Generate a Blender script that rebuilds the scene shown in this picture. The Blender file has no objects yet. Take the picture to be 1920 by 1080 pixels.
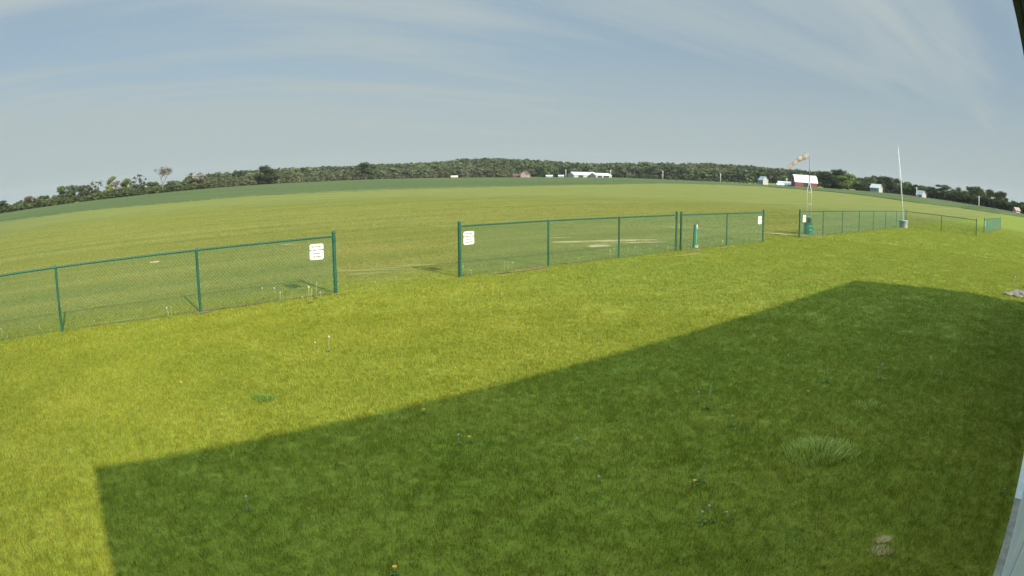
import bpy, bmesh, math, random
import numpy as np
from mathutils import Vector, Matrix
rad = math.radians
SC = bpy.context.scene
COL = SC.collection

# ------------------------------------------------------------------ camera
# a wide security-camera lens (strong barrel distortion) under the eave
H_CAM = 2.3331
F_PX, K3, PITCH = 1206.19, -0.0991, 0.1738          # lens in pixels of a 1920 wide frame
cam = bpy.data.cameras.new("camera")
cam.type = 'PANO'
cam.panorama_type = 'FISHEYE_LENS_POLYNOMIAL'
cam.sensor_width = 36.0
cam.fisheye_fov = math.pi
cam.fisheye_polynomial_k0 = 0.0
cam.fisheye_polynomial_k1 = -0.04397517991572088
cam.fisheye_polynomial_k2 = -9.964591705860921e-05
cam.fisheye_polynomial_k3 = 3.961191028144163e-06
cam.fisheye_polynomial_k4 = -5.533520978908074e-07
cam.clip_start, cam.clip_end = 0.02, 12000
camo = bpy.data.objects.new("camera", cam)
COL.objects.link(camo)
camo.location = (0, 0, H_CAM)
camo.rotation_euler = (math.pi/2 - PITCH, 0, 0)
SC.camera = camo

# ------------------------------------------------------------------ light
SUN_EL = rad(29.5)
SUN_AZ_VEC = Vector((0.6336, -0.7737, 0)).normalized()      # towards the sun, on the ground
sun = bpy.data.lights.new("sun", 'SUN')
sun.energy, sun.angle, sun.color = 3.7, rad(0.8), (1.0, 0.89, 0.67)
suno = bpy.data.objects.new("sun", sun)
COL.objects.link(suno)
sdir = Vector((SUN_AZ_VEC.x*math.cos(SUN_EL), SUN_AZ_VEC.y*math.cos(SUN_EL), math.sin(SUN_EL)))
suno.rotation_euler = sdir.to_track_quat('Z', 'Y').to_euler()

SC.view_settings.view_transform = 'Standard'
SC.view_settings.look = 'None'
SC.view_settings.exposure = 1.2
SC.view_settings.gamma = 1.0
SC.view_settings.use_curve_mapping = False
SC.render.film_transparent = False
SC.cycles.max_bounces = 5
SC.cycles.diffuse_bounces = 3
SC.cycles.transparent_max_bounces = 12
SC.cycles.use_denoising = True

W = bpy.data.worlds.new("World")
SC.world = W
W.use_nodes = True
nt = W.node_tree
nt.nodes.clear()
class NB:
    """small helper for building node trees"""
    def __init__(s, nt): s.nt = nt
    def n(s, t, **kw):
        nd = s.nt.nodes.new(t)
        ins = kw.pop('ins', {})
        for k, v in kw.items(): setattr(nd, k, v)
        for k, v in ins.items(): s.put(nd.inputs[k], v)
        return nd
    def put(s, sock, v):
        if isinstance(v, bpy.types.NodeSocket): s.nt.links.new(v, sock)
        elif isinstance(v, bpy.types.Node): s.nt.links.new(v.outputs[0], sock)
        else: sock.default_value = v
    def math(s, op, a, b=0.0, c=None, clamp=False):
        nd = s.n('ShaderNodeMath', operation=op, use_clamp=clamp)
        s.put(nd.inputs[0], a); s.put(nd.inputs[1], b)
        if c is not None: s.put(nd.inputs[2], c)
        return nd.outputs[0]
    def vec(s, op, a, b=(0, 0, 0)):
        nd = s.n('ShaderNodeVectorMath', operation=op)
        s.put(nd.inputs[0], a); s.put(nd.inputs[1], b)
        return nd.outputs[1] if op in ('DOT_PRODUCT', 'LENGTH') else nd.outputs[0]
    def noise(s, vec, scale, detail=4, rough=0.55, dist=0.0):
        nd = s.n('ShaderNodeTexNoise', ins={'Scale': scale, 'Detail': detail, 'Roughness': rough, 'Distortion': dist})
        if vec is not None: s.put(nd.inputs['Vector'], vec)
        return nd.outputs[0]
    def mapr(s, v, a, b, c=0.0, d=1.0, smooth=True):
        nd = s.n('ShaderNodeMapRange', clamp=True, interpolation_type='SMOOTHSTEP' if smooth else 'LINEAR')
        s.put(nd.inputs[0], v)
        for i, q in enumerate((a, b, c, d)): s.put(nd.inputs[1+i], q)
        return nd.outputs[0]
    def mix(s, fac, a, b, blend='MIX'):
        nd = s.n('ShaderNodeMix', data_type='RGBA', blend_type=blend)
        s.put(nd.inputs[0], fac)
        for i, q in ((6, a), (7, b)):
            if isinstance(q, (tuple, list)) and len(q) == 3: q = (*q, 1)
            s.put(nd.inputs[i], q)
        return nd.outputs[2]
    def comb(s, x, y, z):
        nd = s.n('ShaderNodeCombineXYZ')
        for i, q in enumerate((x, y, z)): s.put(nd.inputs[i], q)
        return nd.outputs[0]

b = NB(nt)
sky = b.n('ShaderNodeTexSky', sky_type='NISHITA', sun_disc=False, sun_elevation=SUN_EL,
          sun_rotation=math.atan2(SUN_AZ_VEC.x, SUN_AZ_VEC.y), air_density=1.3, dust_density=2.2, ozone_density=1.5, altitude=250)
tc = b.n('ShaderNodeTexCoord')
dirv = b.vec('NORMALIZE', tc.outputs['Generated'])
sep = b.n('ShaderNodeSeparateXYZ'); b.put(sep.inputs[0], dirv)
# high thin cloud: project the view direction on a layer overhead, stretched along the wind
zz = b.math('ADD', b.math('MAXIMUM', sep.outputs[2], 0.0), 0.10)
px = b.math('DIVIDE', sep.outputs[0], zz)
py = b.math('DIVIDE', sep.outputs[1], zz)
wa = rad(30)
cu = b.math('ADD', b.math('MULTIPLY', px, math.cos(wa)), b.math('MULTIPLY', py, math.sin(wa)))
cv = b.math('SUBTRACT', b.math('MULTIPLY', py, math.cos(wa)), b.math('MULTIPLY', px, math.sin(wa)))
cl1 = b.noise(b.comb(b.math('MULTIPLY', cu, 0.16), b.math('MULTIPLY', cv, 0.75), 5.7), 1.0, 4, 0.5, 0.7)
cl2 = b.noise(b.comb(b.math('MULTIPLY', cu, 0.5), b.math('MULTIPLY', cv, 2.6), 7.3), 1.0, 7, 0.62, 0.9)
cl = b.math('ADD', b.math('MULTIPLY', cl1, 0.72), b.math('MULTIPLY', cl2, 0.28))
clf = b.mapr(cl, 0.40, 0.66, 0.14, 1.0)
lowf = b.mapr(sep.outputs[2], 0.0, 0.30, 0.8, 0.0)
cf = b.math('MAXIMUM', clf, lowf)
skyc = b.n('ShaderNodeVectorMath', operation='SCALE', ins={0: sky.outputs[0], 'Scale': 0.06})
blue = b.mix(0.7, skyc.outputs[0], (0.106, 0.154, 0.200))
cloudc = b.mix(b.mapr(sep.outputs[2], 0.0, 0.5), (0.190, 0.221, 0.222), (0.202, 0.236, 0.245))
skyf = b.mix(cf, blue, cloudc)
skyf0 = skyf
# thin cloud is brighter overhead and towards the sun
hi = b.mapr(sep.outputs[2], 0.42, 0.8, 1.0, 3.0)
sd = b.vec('DOT_PRODUCT', dirv, tuple(sdir))
gl = b.mapr(sd, 0.2, 1.0, 0.0, 2.2, False)
hg = b.math('ADD', hi, gl)
skyf = b.vec('MULTIPLY', skyf, b.comb(b.math('MULTIPLY', b.math('SUBTRACT', hg, 1.0), 0.74), b.math('SUBTRACT', hg, 1.0), b.math('SUBTRACT', hg, 1.0)))
skyf = b.vec('ADD', skyf, skyf0)
bg = b.n('ShaderNodeBackground', ins={'Color': skyf, 'Strength': 1.0})
out = b.n('ShaderNodeOutputWorld'); nt.links.new(bg.outputs[0], out.inputs[0])

# ------------------------------------------------------------------ lens maths, used to find where things stand
cp, sp_ = math.cos(PITCH), math.sin(PITCH)
FW, UP, RT = np.array([0, cp, -sp_]), np.array([0, sp_, cp]), np.array([1.0, 0, 0])
def ray(x, y):
    dx, dy = x-960, 540-y
    r = math.hypot(dx, dy); t = r/F_PX
    for _ in range(20): t -= (F_PX*(t+K3*t**3)-r)/(F_PX*(1+3*K3*t*t))
    if r < 1e-9: return FW
    return math.sin(t)*(dx/r*RT+dy/r*UP)+math.cos(t)*FW
def gnd(x, y, z=0.0):
    d = ray(x, y); s = (z-H_CAM)/d[2]
    return Vector((d[0]*s, d[1]*s, z))
U = Vector((0.7735, 0.6338, 0)).normalized()      # along the fence and the clubhouse wall
N = Vector((-U.y, U.x, 0))                        # away from the wall
def un(u, n, z=0.0):
    p = U*u+N*n
    return Vector((p.x, p.y, z))
UANG = math.atan2(U.y, U.x)

# ------------------------------------------------------------------ terrain
BASE = [(-300, 401, 330), (0, 401, 330), (240, 369, 350), (480, 347, 450), (730, 335.5, 590), (960, 333, 620), (1160, 333.5, 620),
        (1300, 339, 600), (1440, 347, 480), (1560, 354, 400), (1680, 364, 380), (1800, 381, 330), (1920, 402, 300)]
_az, _zb, _D = [], [], []
for x, y, D in BASE[1:]:
    d = ray(x, y); _az.append(math.atan2(d[0], d[1])); _D.append(D)
    _zb.append(H_CAM + D*d[2]/math.hypot(d[0], d[1]))
SKYL = [(380, 334), (440, 329), (520, 321), (600, 317), (640, 316), (720, 309), (780, 307), (830, 304), (870, 299), (940, 298),
        (1000, 301), (1060, 305), (1110, 308), (1200, 306), (1260, 307), (1330, 308), (1400, 313), (1450, 318), (1520, 325), (1580, 334), (1700, 352)]
RIDGE = 930.0
_saz, _sz = [], []
for x, y in SKYL:
    d = ray(x, y); a = math.atan2(d[0], d[1]); _saz.append(a)
    _sz.append(max(H_CAM + RIDGE*d[2]/math.hypot(d[0], d[1]) - 12.5, np.interp(a, _az, _zb)))
def Dof(a): return float(np.interp(a, _az, _D))
def sstep(t):
    t = min(max(t, 0), 1); return t*t*(3-2*t)
def terrain(x, y):
    r = math.hypot(x, y); a = math.atan2(x, y)
    if y <= 0: return 0.0
    D = Dof(a); zb = float(np.interp(a, _az, _zb))
    z = zb*sstep((r-130)/(D-130))
    if r > D:
        hz = float(np.interp(a, _saz, _sz, left=zb, right=zb))
        z += (hz-zb)*sstep((r-D)/(RIDGE-D))
    z *= 1 - 0.0*r
    edge = sstep((math.pi/2-abs(a))/0.35)
    return z*edge
def at(x, D, ybase=None):
    """point on the terrain at horizontal distance D in the direction of pixel column x (on the far field edge)"""
    y = ybase if ybase is not None else float(np.interp(x, [q[0] for q in BASE], [q[1] for q in BASE]))
    d = ray(x, y); h = math.hypot(d[0], d[1])
    p = Vector((d[0]/h*D, d[1]/h*D, 0)); p.z = terrain(p.x, p.y)
    return p
def pxh(x, y, D):
    """height above zero of pixel (x,y) at horizontal distance D"""
    d = ray(x, y); return H_CAM + D*d[2]/math.hypot(d[0], d[1])
def hit(x, y):
    d = ray(x, y); s = 1.0
    while s < 1500:
        p = d*s
        if H_CAM+p[2] < terrain(p[0], p[1]): return Vector((p[0], p[1], H_CAM+p[2]))
        s *= 1.004
    return Vector(d*s)

# ------------------------------------------------------------------ helpers
def new_obj(name, data, parent=None, mat=None):
    o = bpy.data.objects.new(name, data); COL.objects.link(o)
    if parent is not None: o.parent = parent
    if mat is not None and data is not None: data.materials.append(mat)
    return o
def tag(o, label=None, cat=None, group=None, kind=None):
    if label: o['label'] = label
    if cat: o['category'] = cat
    if group: o['group'] = group
    if kind: o['kind'] = kind
    return o
def empty(name, loc, rz=0.0, **kw):
    o = bpy.data.objects.new(name, None); COL.objects.link(o)
    o.location = loc; o.rotation_euler = (0, 0, rz); o.empty_display_size = 0.3
    return tag(o, **kw)
def copy_tree(o, parent=None):
    c = o.copy(); COL.objects.link(c); c.parent = parent
    for ch in list(o.children): copy_tree(ch, c)
    return c
class MB:
    """collects boxes, tubes and lathes into one mesh"""
    def __init__(s): s.v, s.f = [], []
    def add(s, vs, fs):
        k = len(s.v); s.v += [tuple(v) for v in vs]; s.f += [tuple(i+k for i in f) for f in fs]; return s
    def box(s, lo, hi, M=None):
        vs = [Vector((x, y, z)) for z in (lo[2], hi[2]) for y in (lo[1], hi[1]) for x in (lo[0], hi[0])]
        if M is not None: vs = [M @ v for v in vs]
        return s.add(vs, [(0, 2, 3, 1), (4, 5, 7, 6), (0, 1, 5, 4), (2, 6, 7, 3), (0, 4, 6, 2), (1, 3, 7, 5)])
    def tube(s, pts, radii, seg=8, cap=True):
        pts = [Vector(p) for p in pts]
        if not isinstance(radii, (list, tuple)): radii = [radii]*len(pts)
        vs, fs = [], []
        ref = None
        for i, p in enumerate(pts):
            d = (pts[min(i+1, len(pts)-1)]-pts[max(i-1, 0)])
            if d.length < 1e-9: d = Vector((0, 0, 1))
            d.normalize()
            if ref is None: ref = Vector((1, 0, 0)) if abs(d.x) < 0.9 else Vector((0, 1, 0))
            a = (ref-d*ref.dot(d)).normalized(); ref = a; c = d.cross(a)
            for k in range(seg):
                t = 2*math.pi*k/seg; vs.append(p+(a*math.cos(t)+c*math.sin(t))*radii[i])
        for i in range(len(pts)-1):
            for k in range(seg):
                k2 = (k+1) % seg; fs.append((i*seg+k, i*seg+k2, (i+1)*seg+k2, (i+1)*seg+k))
        if cap:
            fs.append(tuple(range(seg-1, -1, -1))); fs.append(tuple((len(pts)-1)*seg+k for k in range(seg)))
        return s.add(vs, fs)
    def lathe(s, prof, seg=20, cx=0, cy=0):
        vs, fs = [], []
        for r, z in prof:
            for k in range(seg):
                t = 2*math.pi*k/seg; vs.append((cx+r*math.cos(t), cy+r*math.sin(t), z))
        for i in range(len(prof)-1):
            for k in range(seg):
                k2 = (k+1) % seg; fs.append((i*seg+k, i*seg+k2, (i+1)*seg+k2, (i+1)*seg+k))
        return s.add(vs, fs)
    def prism(s, poly, y0, y1):
        """poly in x,z extruded along y"""
        n = len(poly)
        vs = [(x, y0, z) for x, z in poly]+[(x, y1, z) for x, z in poly]
        fs = [tuple(range(n)), tuple(range(2*n-1, n-1, -1))]+[(i, i+n, (i+1) % n+n, (i+1) % n) for i in range(n)]
        return s.add(vs, fs)
    def mesh(s, name, smooth=False):
        me = bpy.data.meshes.new(name); me.from_pydata(s.v, [], s.f)
        bm = bmesh.new(); bm.from_mesh(me); bmesh.ops.recalc_face_normals(bm, faces=bm.faces); bm.to_mesh(me); bm.free()
        if smooth:
            for p in me.polygons: p.use_smooth = True
        return me
    def build(s, name, mat, parent=None, smooth=False):
        return new_obj(name, s.mesh(name, smooth), parent, mat)

def mat_new(name):
    m = bpy.data.materials.new(name); m.use_nodes = True; m.node_tree.nodes.clear()
    return m, NB(m.node_tree)
def finish(m, b, shader, disp=None):
    o = b.n('ShaderNodeOutputMaterial'); b.nt.links.new(shader.outputs[0] if isinstance(shader, bpy.types.Node) else shader, o.inputs[0])
    return m
def simple(name, col, rough=0.6, metal=0.0, var=0.15, scale=6.0, bump=0.0, spec=0.4):
    """one paint or metal with weathering noise"""
    m, b = mat_new(name)
    tc = b.n('ShaderNodeTexCoord')
    f = b.noise(tc.outputs['Object'], scale, 5, 0.6)
    f2 = b.mapr(f, 0.3, 0.7, 1-var, 1+var)
    c = b.vec('MULTIPLY', (*col[:3],), b.comb(f2, f2, f2))
    p = b.n('ShaderNodeBsdfPrincipled', ins={'Base Color': c, 'Metallic': metal, 'Specular IOR Level': spec,
            'Roughness': b.mapr(f, 0.3, 0.7, max(rough-0.1, 0.05), min(rough+0.1, 1))})
    if bump:
        bp = b.n('ShaderNodeBump', ins={'Strength': bump, 'Distance': 0.02, 'Height': b.noise(tc.outputs['Object'], scale*4, 4, 0.6)})
        b.put(p.inputs['Normal'], bp)
    return finish(m, b, p)

# ------------------------------------------------------------------ turf: one colour function of the ground position
def turf_colour(b):
    geo = b.n('ShaderNodeNewGeometry')
    pos = geo.outputs['Position']
    u = b.vec('DOT_PRODUCT', pos, tuple(U)); n = b.vec('DOT_PRODUCT', pos, tuple(N))
    flat = b.comb(u, n, 0.0)
    big = b.noise(flat, 0.16, 3, 0.5)
    mid = b.noise(flat, 0.9, 4, 0.6)
    fine = b.noise(flat, 11.0, 5, 0.7)
    str_ = b.noise(b.comb(b.math('MULTIPLY', u, 0.015), b.math('MULTIPLY', n, 0.5), 0.0), 1.0, 4, 0.6)
    str2 = b.noise(b.comb(b.math('MULTIPLY', u, 0.06), b.math('MULTIPLY', n, 1.6), 4.0), 1.0, 3, 0.6)
    # lawn inside the fence
    lawn = b.mix(b.mapr(mid, 0.3, 0.7), (0.180, 0.200, 0.019), (0.250, 0.250, 0.031))
    lawn = b.mix(b.mapr(big, 0.35, 0.65, 0.0, 0.5), lawn, (0.182, 0.215, 0.023))
    dark = b.mapr(b.noise(flat, 2.3, 3, 0.5), 0.62, 0.74)
    lawn = b.mix(b.math('MULTIPLY', dark, 0.55), lawn, (0.105, 0.165, 0.020))
    lawn = b.mix(b.mapr(b.math('ADD', u, b.math('MULTIPLY', mid, 2.0)), 2.5, -3.0, 0.0, 0.5), lawn, (0.135, 0.155, 0.018))
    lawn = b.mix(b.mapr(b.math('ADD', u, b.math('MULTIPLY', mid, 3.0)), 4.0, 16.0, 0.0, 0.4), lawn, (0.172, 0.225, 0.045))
    # mown airfield beyond
    field = b.mix(b.mapr(str_, 0.3, 0.7), (0.150, 0.170, 0.040), (0.214, 0.213, 0.055))
    field = b.mix(b.mapr(str2, 0.5, 0.75, 0, 0.45), field, (0.112, 0.138, 0.038))
    field = b.mix(b.mapr(big, 0.45, 0.7, 0, 0.45), field, (0.228, 0.213, 0.060))
    stripe = b.mapr(b.math('SINE', b.math('MULTIPLY', n, 2*math.pi/5.2)), -0.5, 0.5, 0.0, 0.07)
    field = b.mix(stripe, field, (0.105, 0.15, 0.028))
    field = b.mix(b.mapr(u, 10, -50, 0.0, 0.65), field, (0.104, 0.118, 0.045))
    edge = b.mapr(b.math('ADD', n, b.math('MULTIPLY', mid, 1.4)), 11.9, 15.5)
    c = b.mix(edge, lawn, field)
    fv = b.mapr(fine, 0.3, 0.7, 0.80, 1.20)
    return b.vec('MULTIPLY', c, b.comb(fv, fv, fv)), fine, pos

def ground_material():
    m, b = mat_new("turf_ground")
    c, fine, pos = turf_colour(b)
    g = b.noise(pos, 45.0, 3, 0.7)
    p = b.n('ShaderNodeBsdfPrincipled', ins={'Base Color': b.vec('MULTIPLY', c, b.comb(*[b.mapr(g, 0.3, 0.7, 0.66, 0.92)]*3)), 'Roughness': 0.9, 'Specular IOR Level': 0.1})  # soil colour darkened to stand in for shade between the blades
    bp = b.n('ShaderNodeBump', ins={'Strength': 0.6, 'Distance': 0.03, 'Height': g}); b.put(p.inputs['Normal'], bp)
    return finish(m, b, p)
def blade_material(name, tint=(1, 1, 1), turf=True, col=(0.2, 0.3, 0.1)):
    m, b = mat_new(name)
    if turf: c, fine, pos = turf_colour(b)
    else: c = b.comb(*col)
    at_ = b.n('ShaderNodeAttribute', attribute_name='v')
    v = b.mapr(at_.outputs['Fac'], 0, 1, 0.60, 1.55, False)
    c = b.vec('MULTIPLY', c, b.comb(b.math('MULTIPLY', v, tint[0]), b.math('MULTIPLY', v, tint[1]), b.math('MULTIPLY', v, tint[2])))
    dry = b.mapr(at_.outputs['Fac'], 0.93, 0.97)
    c = b.mix(b.math('MULTIPLY', dry, 0.6), c, (0.36, 0.32, 0.13))
    d = b.n('ShaderNodeBsdfPrincipled', ins={'Base Color': c, 'Roughness': 0.55, 'Specular IOR Level': 0.2})
    t = b.n('ShaderNodeBsdfTranslucent', ins={'Color': b.vec('MULTIPLY', c, (1.15, 1.1, 0.6))})
    mx = b.n('ShaderNodeMixShader', ins={0: 0.35}); b.nt.links.new(d.outputs[0], mx.inputs[1]); b.nt.links.new(t.outputs[0], mx.inputs[2])
    return finish(m, b, mx)
M_ground = ground_material()

def build_ground():
    rs = [0, 3, 8, 15, 30, 60, 90, 120]+[120*1.045**k for k in range(1, 56)]+[1600]
    na = 300
    vs, fs = [(0, 0, 0)], []
    for r in rs[1:]:
        for k in range(na):
            a = 2*math.pi*k/na; x, y = r*math.sin(a), r*math.cos(a)
            vs.append((x, y, terrain(x, y)))
    for k in range(na): fs.append((0, 1+(k+1) % na, 1+k))
    for i in range(len(rs)-2):
        for k in range(na):
            k2 = (k+1) % na; A = 1+i*na
            fs.append((A+k, A+k2, A+na+k2, A+na+k))
    me = bpy.data.meshes.new("ground"); me.from_pydata(vs, [], fs)
    for p in me.polygons: p.use_smooth = True
    bm = bmesh.new(); bm.from_mesh(me); bmesh.ops.recalc_face_normals(bm, faces=bm.faces)
    if bm.faces[0].normal.z < 0: bmesh.ops.reverse_faces(bm, faces=bm.faces)
    bm.to_mesh(me); bm.free()
    return tag(new_obj("ground", me, None, M_ground), kind='structure')
build_ground()

# crop field: a raised band of young crop between the mown airfield and the far trees
CROPN = [(-60, 428), (0, 416), (62, 408), (175, 394), (287, 384), (480, 367), (730, 356), (960, 350), (1100, 346.5), (1240, 344.5), (1330, 346), (1440, 350.5),
         (1560, 360), (1640, 369), (1715, 380), (1800, 390), (1920, 408)]
def crop_mat():
    m, b = mat_new("young_crop")
    geo = b.n('ShaderNodeNewGeometry'); pos = geo.outputs['Position']
    u = b.vec('DOT_PRODUCT', pos, tuple(U)); n = b.vec('DOT_PRODUCT', pos, tuple(N))
    s = b.noise(b.comb(b.math('MULTIPLY', u, 0.01), b.math('MULTIPLY', n, 0.12), 0), 1.0, 4, 0.6)
    g = b.noise(pos, 1.2, 4, 0.7)
    c = b.mix(b.mapr(s, 0.3, 0.7), (0.040, 0.064, 0.026), (0.085, 0.102, 0.042))
    c = b.mix(b.mapr(g, 0.4, 0.75, 0, 0.5), c, (0.15, 0.19, 0.06))
    p = b.n('ShaderNodeBsdfPrincipled', ins={'Base Color': c, 'Roughness': 0.95, 'Specular IOR Level': 0.05})
    bp = b.n('ShaderNodeBump', ins={'Strength': 0.8, 'Distance': 0.3, 'Height': g}); b.put(p.inputs['Normal'], bp)
    return finish(m, b, p)
M_crop = crop_mat()
def band(name, near, far_margin, h, mat, lift=0.02):
    pts = []
    for i in range(len(near)-1):
        (x0, y0), (x1, y1) = near[i], near[i+1]
        k = max(2, int(abs(x1-x0)/12))
        for j in range(k): pts.append((x0+(x1-x0)*j/k, y0+(y1-y0)*j/k))
    pts.append(near[-1])
    rnd = random.Random(5)
    vs, fs, nr = [], [], 9
    for x, y in pts:
        q = hit(x, y); r0 = math.hypot(q.x, q.y)*(1+rnd.uniform(-0.003, 0.003)); a = math.atan2(q.x, q.y); r1 = max(Dof(a)+far_margin, r0+12)
        for j in range(nr):
            r = r0 if j == 0 else r0+0.15+(r1-r0)*((j-1)/(nr-2))**1.4
            X, Y = r*math.sin(a), r*math.cos(a)
            vs.append((X, Y, terrain(X, Y)+(lift if j == 0 else h)))
    for i in range(len(pts)-1):
        for j in range(nr-1): fs.append((i*nr+j, (i+1)*nr+j, (i+1)*nr+j+1, i*nr+j+1))
    me = bpy.data.meshes.new(name); me.from_pydata(vs, [], fs)
    o = new_obj(name, me, None, mat)
    bm = bmesh.new(); bm.from_mesh(me); bmesh.ops.recalc_face_normals(bm, faces=bm.faces)
    if sum(f.normal.z for f in bm.faces) < 0: bmesh.ops.reverse_faces(bm, faces=bm.faces)
    bm.to_mesh(me); bm.free()
    return o
tag(band("crop_field", CROPN, -6, 0.18, M_crop), kind='structure')

# pale gravel road beyond the field on the right, seen as a thin line
M_gravel = simple("pale_gravel", (0.42, 0.40, 0.36), 0.95, var=0.25, scale=0.8)
def road(name, pts, w, mat, lift=0.33):
    vs, fs = [], []
    for i, p in enumerate(pts):
        q = pts[min(i+1, len(pts)-1)]-pts[max(i-1, 0)]; q.z = 0; q.normalize(); s = Vector((-q.y, q.x, 0))*w/2
        for e in (s, -s):
            X = p+e; vs.append((X.x, X.y, terrain(X.x, X.y)+lift))
    for i in range(len(pts)-1): fs.append((2*i, 2*i+1, 2*i+3, 2*i+2))
    me = bpy.data.meshes.new(name); me.from_pydata(vs, [], fs)
    return tag(new_obj(name, me, None, mat), kind='structure')
road("road", [at(x, Dof(math.atan2(*ray(x, 360)[:2]))-16) for x in range(1690, 1935, 12)], 5.0, M_gravel)
road("road", [at(x, 585 if x < 1300 else 585-(x-1300)*0.9) for x in range(1150, 1432, 14)], 4.0, simple("worn_field_edge", (0.21, 0.22, 0.10), 0.95, var=0.3, scale=0.3))

# bare earth and worn patches on the turf
def dirt_mat(name, col, dens=0.0, sc=9.0, wsc=14.0):
    m, b = mat_new(name)
    tc = b.n('ShaderNodeTexCoord'); o = tc.outputs['Object']
    rr = b.vec('LENGTH', o)
    nz = b.noise(o, 3.0, 6, 0.7); nf = b.noise(tc.outputs['Object'], sc, 5, 0.7)
    geo = b.n('ShaderNodeNewGeometry'); wn = b.noise(geo.outputs['Position'], wsc, 5, 0.75)
    a = b.mapr(b.math('ADD', rr, b.math('MULTIPLY', b.math('SUBTRACT', wn, 0.5), 1.1)), 0.55, 0.9, 1.0-dens, 0.0)
    c = b.mix(nf, tuple(q*0.7 for q in col), tuple(q*1.25 for q in col))
    p = b.n('ShaderNodeBsdfPrincipled', ins={'Base Color': c, 'Roughness': 0.95, 'Specular IOR Level': 0.1, 'Alpha': a})
    return finish(m, b, p)
M_dirt = dirt_mat("bare_earth", (0.36, 0.29, 0.15))
M_dry = dirt_mat("worn_turf", (0.27, 0.24, 0.075), 0.4)
M_dirtdark = dirt_mat("damp_earth", (0.20, 0.14, 0.08))
M_grey = dirt_mat("dry_grey_earth", (0.36, 0.31, 0.20))
M_spot = dirt_mat('bare_spot', (0.40, 0.29, 0.12), 0.1, wsc=38.0)
DIRT = []
def dirt(x, y, lx, ly, mat, ang=None, z=0.004):
    c = gnd(x, y)
    me = bpy.data.meshes.new("dirt_patch")
    k = 28
    me.from_pydata([(0, 0, 0)]+[(math.cos(2*math.pi*i/k), math.sin(2*math.pi*i/k), 0) for i in range(k)], [], [(0, 1+i, 1+(i+1) % k) for i in range(k)])
    o = new_obj("dirt_patch", me, None, mat); o.location = (c.x, c.y, z); o.scale = (lx, ly, 1)
    o.rotation_euler = (0, 0, UANG if ang is None else ang)
    tag(o, kind='structure')
    DIRT.append((c.x, c.y, lx, ly, UANG if ang is None else ang))
    return o
for i, a in enumerate([(1652, 1032, .125, .10, M_spot, 0.0), (1655, 1012, .12, .07, M_spot, 0.0),
          (1130, 452, 3.2, .36, M_dirt, 0.32), (1190, 455, 2.2, .2, M_dirt, 0.30), (1122, 461.5, .7, .45, M_dirt, 0.6), (1030, 446.5, 1.6, .14, M_dirt, 0.3),
          (1300, 427.5, 1.6, .16, M_dirt, -0.35), (1265, 426, .7, .12, M_dirt, -0.3),
          (1460, 438.5, 2.0, .28, M_dirt, -0.4), (1490, 441, 1.3, .2, M_dirt, -0.4), (1515, 442, .9, .32, M_dirt, -0.3),
          (700, 507, 1.5, .14, M_dry, 0.1), (662, 509, .7, .14, M_dry, 0.1), (790, 498, 1.3, .16, M_dry, 0.2), (755, 502, .9, .12, M_dry, 0.4), (690, 514, .8, .13, M_dry, 0.4),
          (540, 459, .5, .12, M_dirt, 0.1), (290, 492, .3, .45, M_dirt, 0.5), (1303, 470, .45, .14, M_dirtdark, 0.0),
          (630, 552, .2, .12, M_dirtdark, 0.0), (240, 601, 1.6, .10, M_dry, UANG), (430, 577, 1.4, .09, M_dirtdark, UANG),
          (585, 556, .7, .08, M_dirtdark, UANG), (1010, 502, .5, .12, M_dirtdark, UANG), (1085, 492, .9, .10, M_dirtdark, UANG), (380, 587, .3, .1, M_dirtdark, UANG),
          (1290, 479, .9, .16, M_dry, UANG), (1360, 465, 1.0, .1, M_dry, UANG), (975, 509, 1.3, .09, M_dirtdark, UANG)]):
    dirt(a[0], a[1], a[2], a[3], a[4], a[5], 0.004+0.0007*i)

# ------------------------------------------------------------------ grass blades
rng = np.random.default_rng(11)
def blade_tile(size, count, hmin, hmax, w, lean=0.5, seed=0):
    r = np.random.default_rng(seed)
    vs, fs, va = [], [], []
    for i in range(count):
        x, y = (r.random(2)-0.5)*size
        h = hmin+(hmax-hmin)*r.random()**1.5; a = r.random()*6.283; dx, dy = math.cos(a), math.sin(a)
        la = r.random()*6.283; l = h*lean*r.random(); lx, ly = math.cos(la)*l, math.sin(la)*l
        ww = w*(0.6+0.8*r.random())/2; v = r.random()
        k = len(vs)
        vs += [(x-dx*ww, y-dy*ww, -0.004), (x+dx*ww, y+dy*ww, -0.004), (x+dx*ww*.8+lx*.35, y+dy*ww*.8+ly*.35, h*.6), (x-dx*ww*.8+lx*.35, y-dy*ww*.8+ly*.35, h*.6), (x+lx, y+ly, h)]
        fs += [(k, k+1, k+2, k+3), (k+3, k+2, k+4)]
        va += [v]*5
    return vs, fs, va
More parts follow.
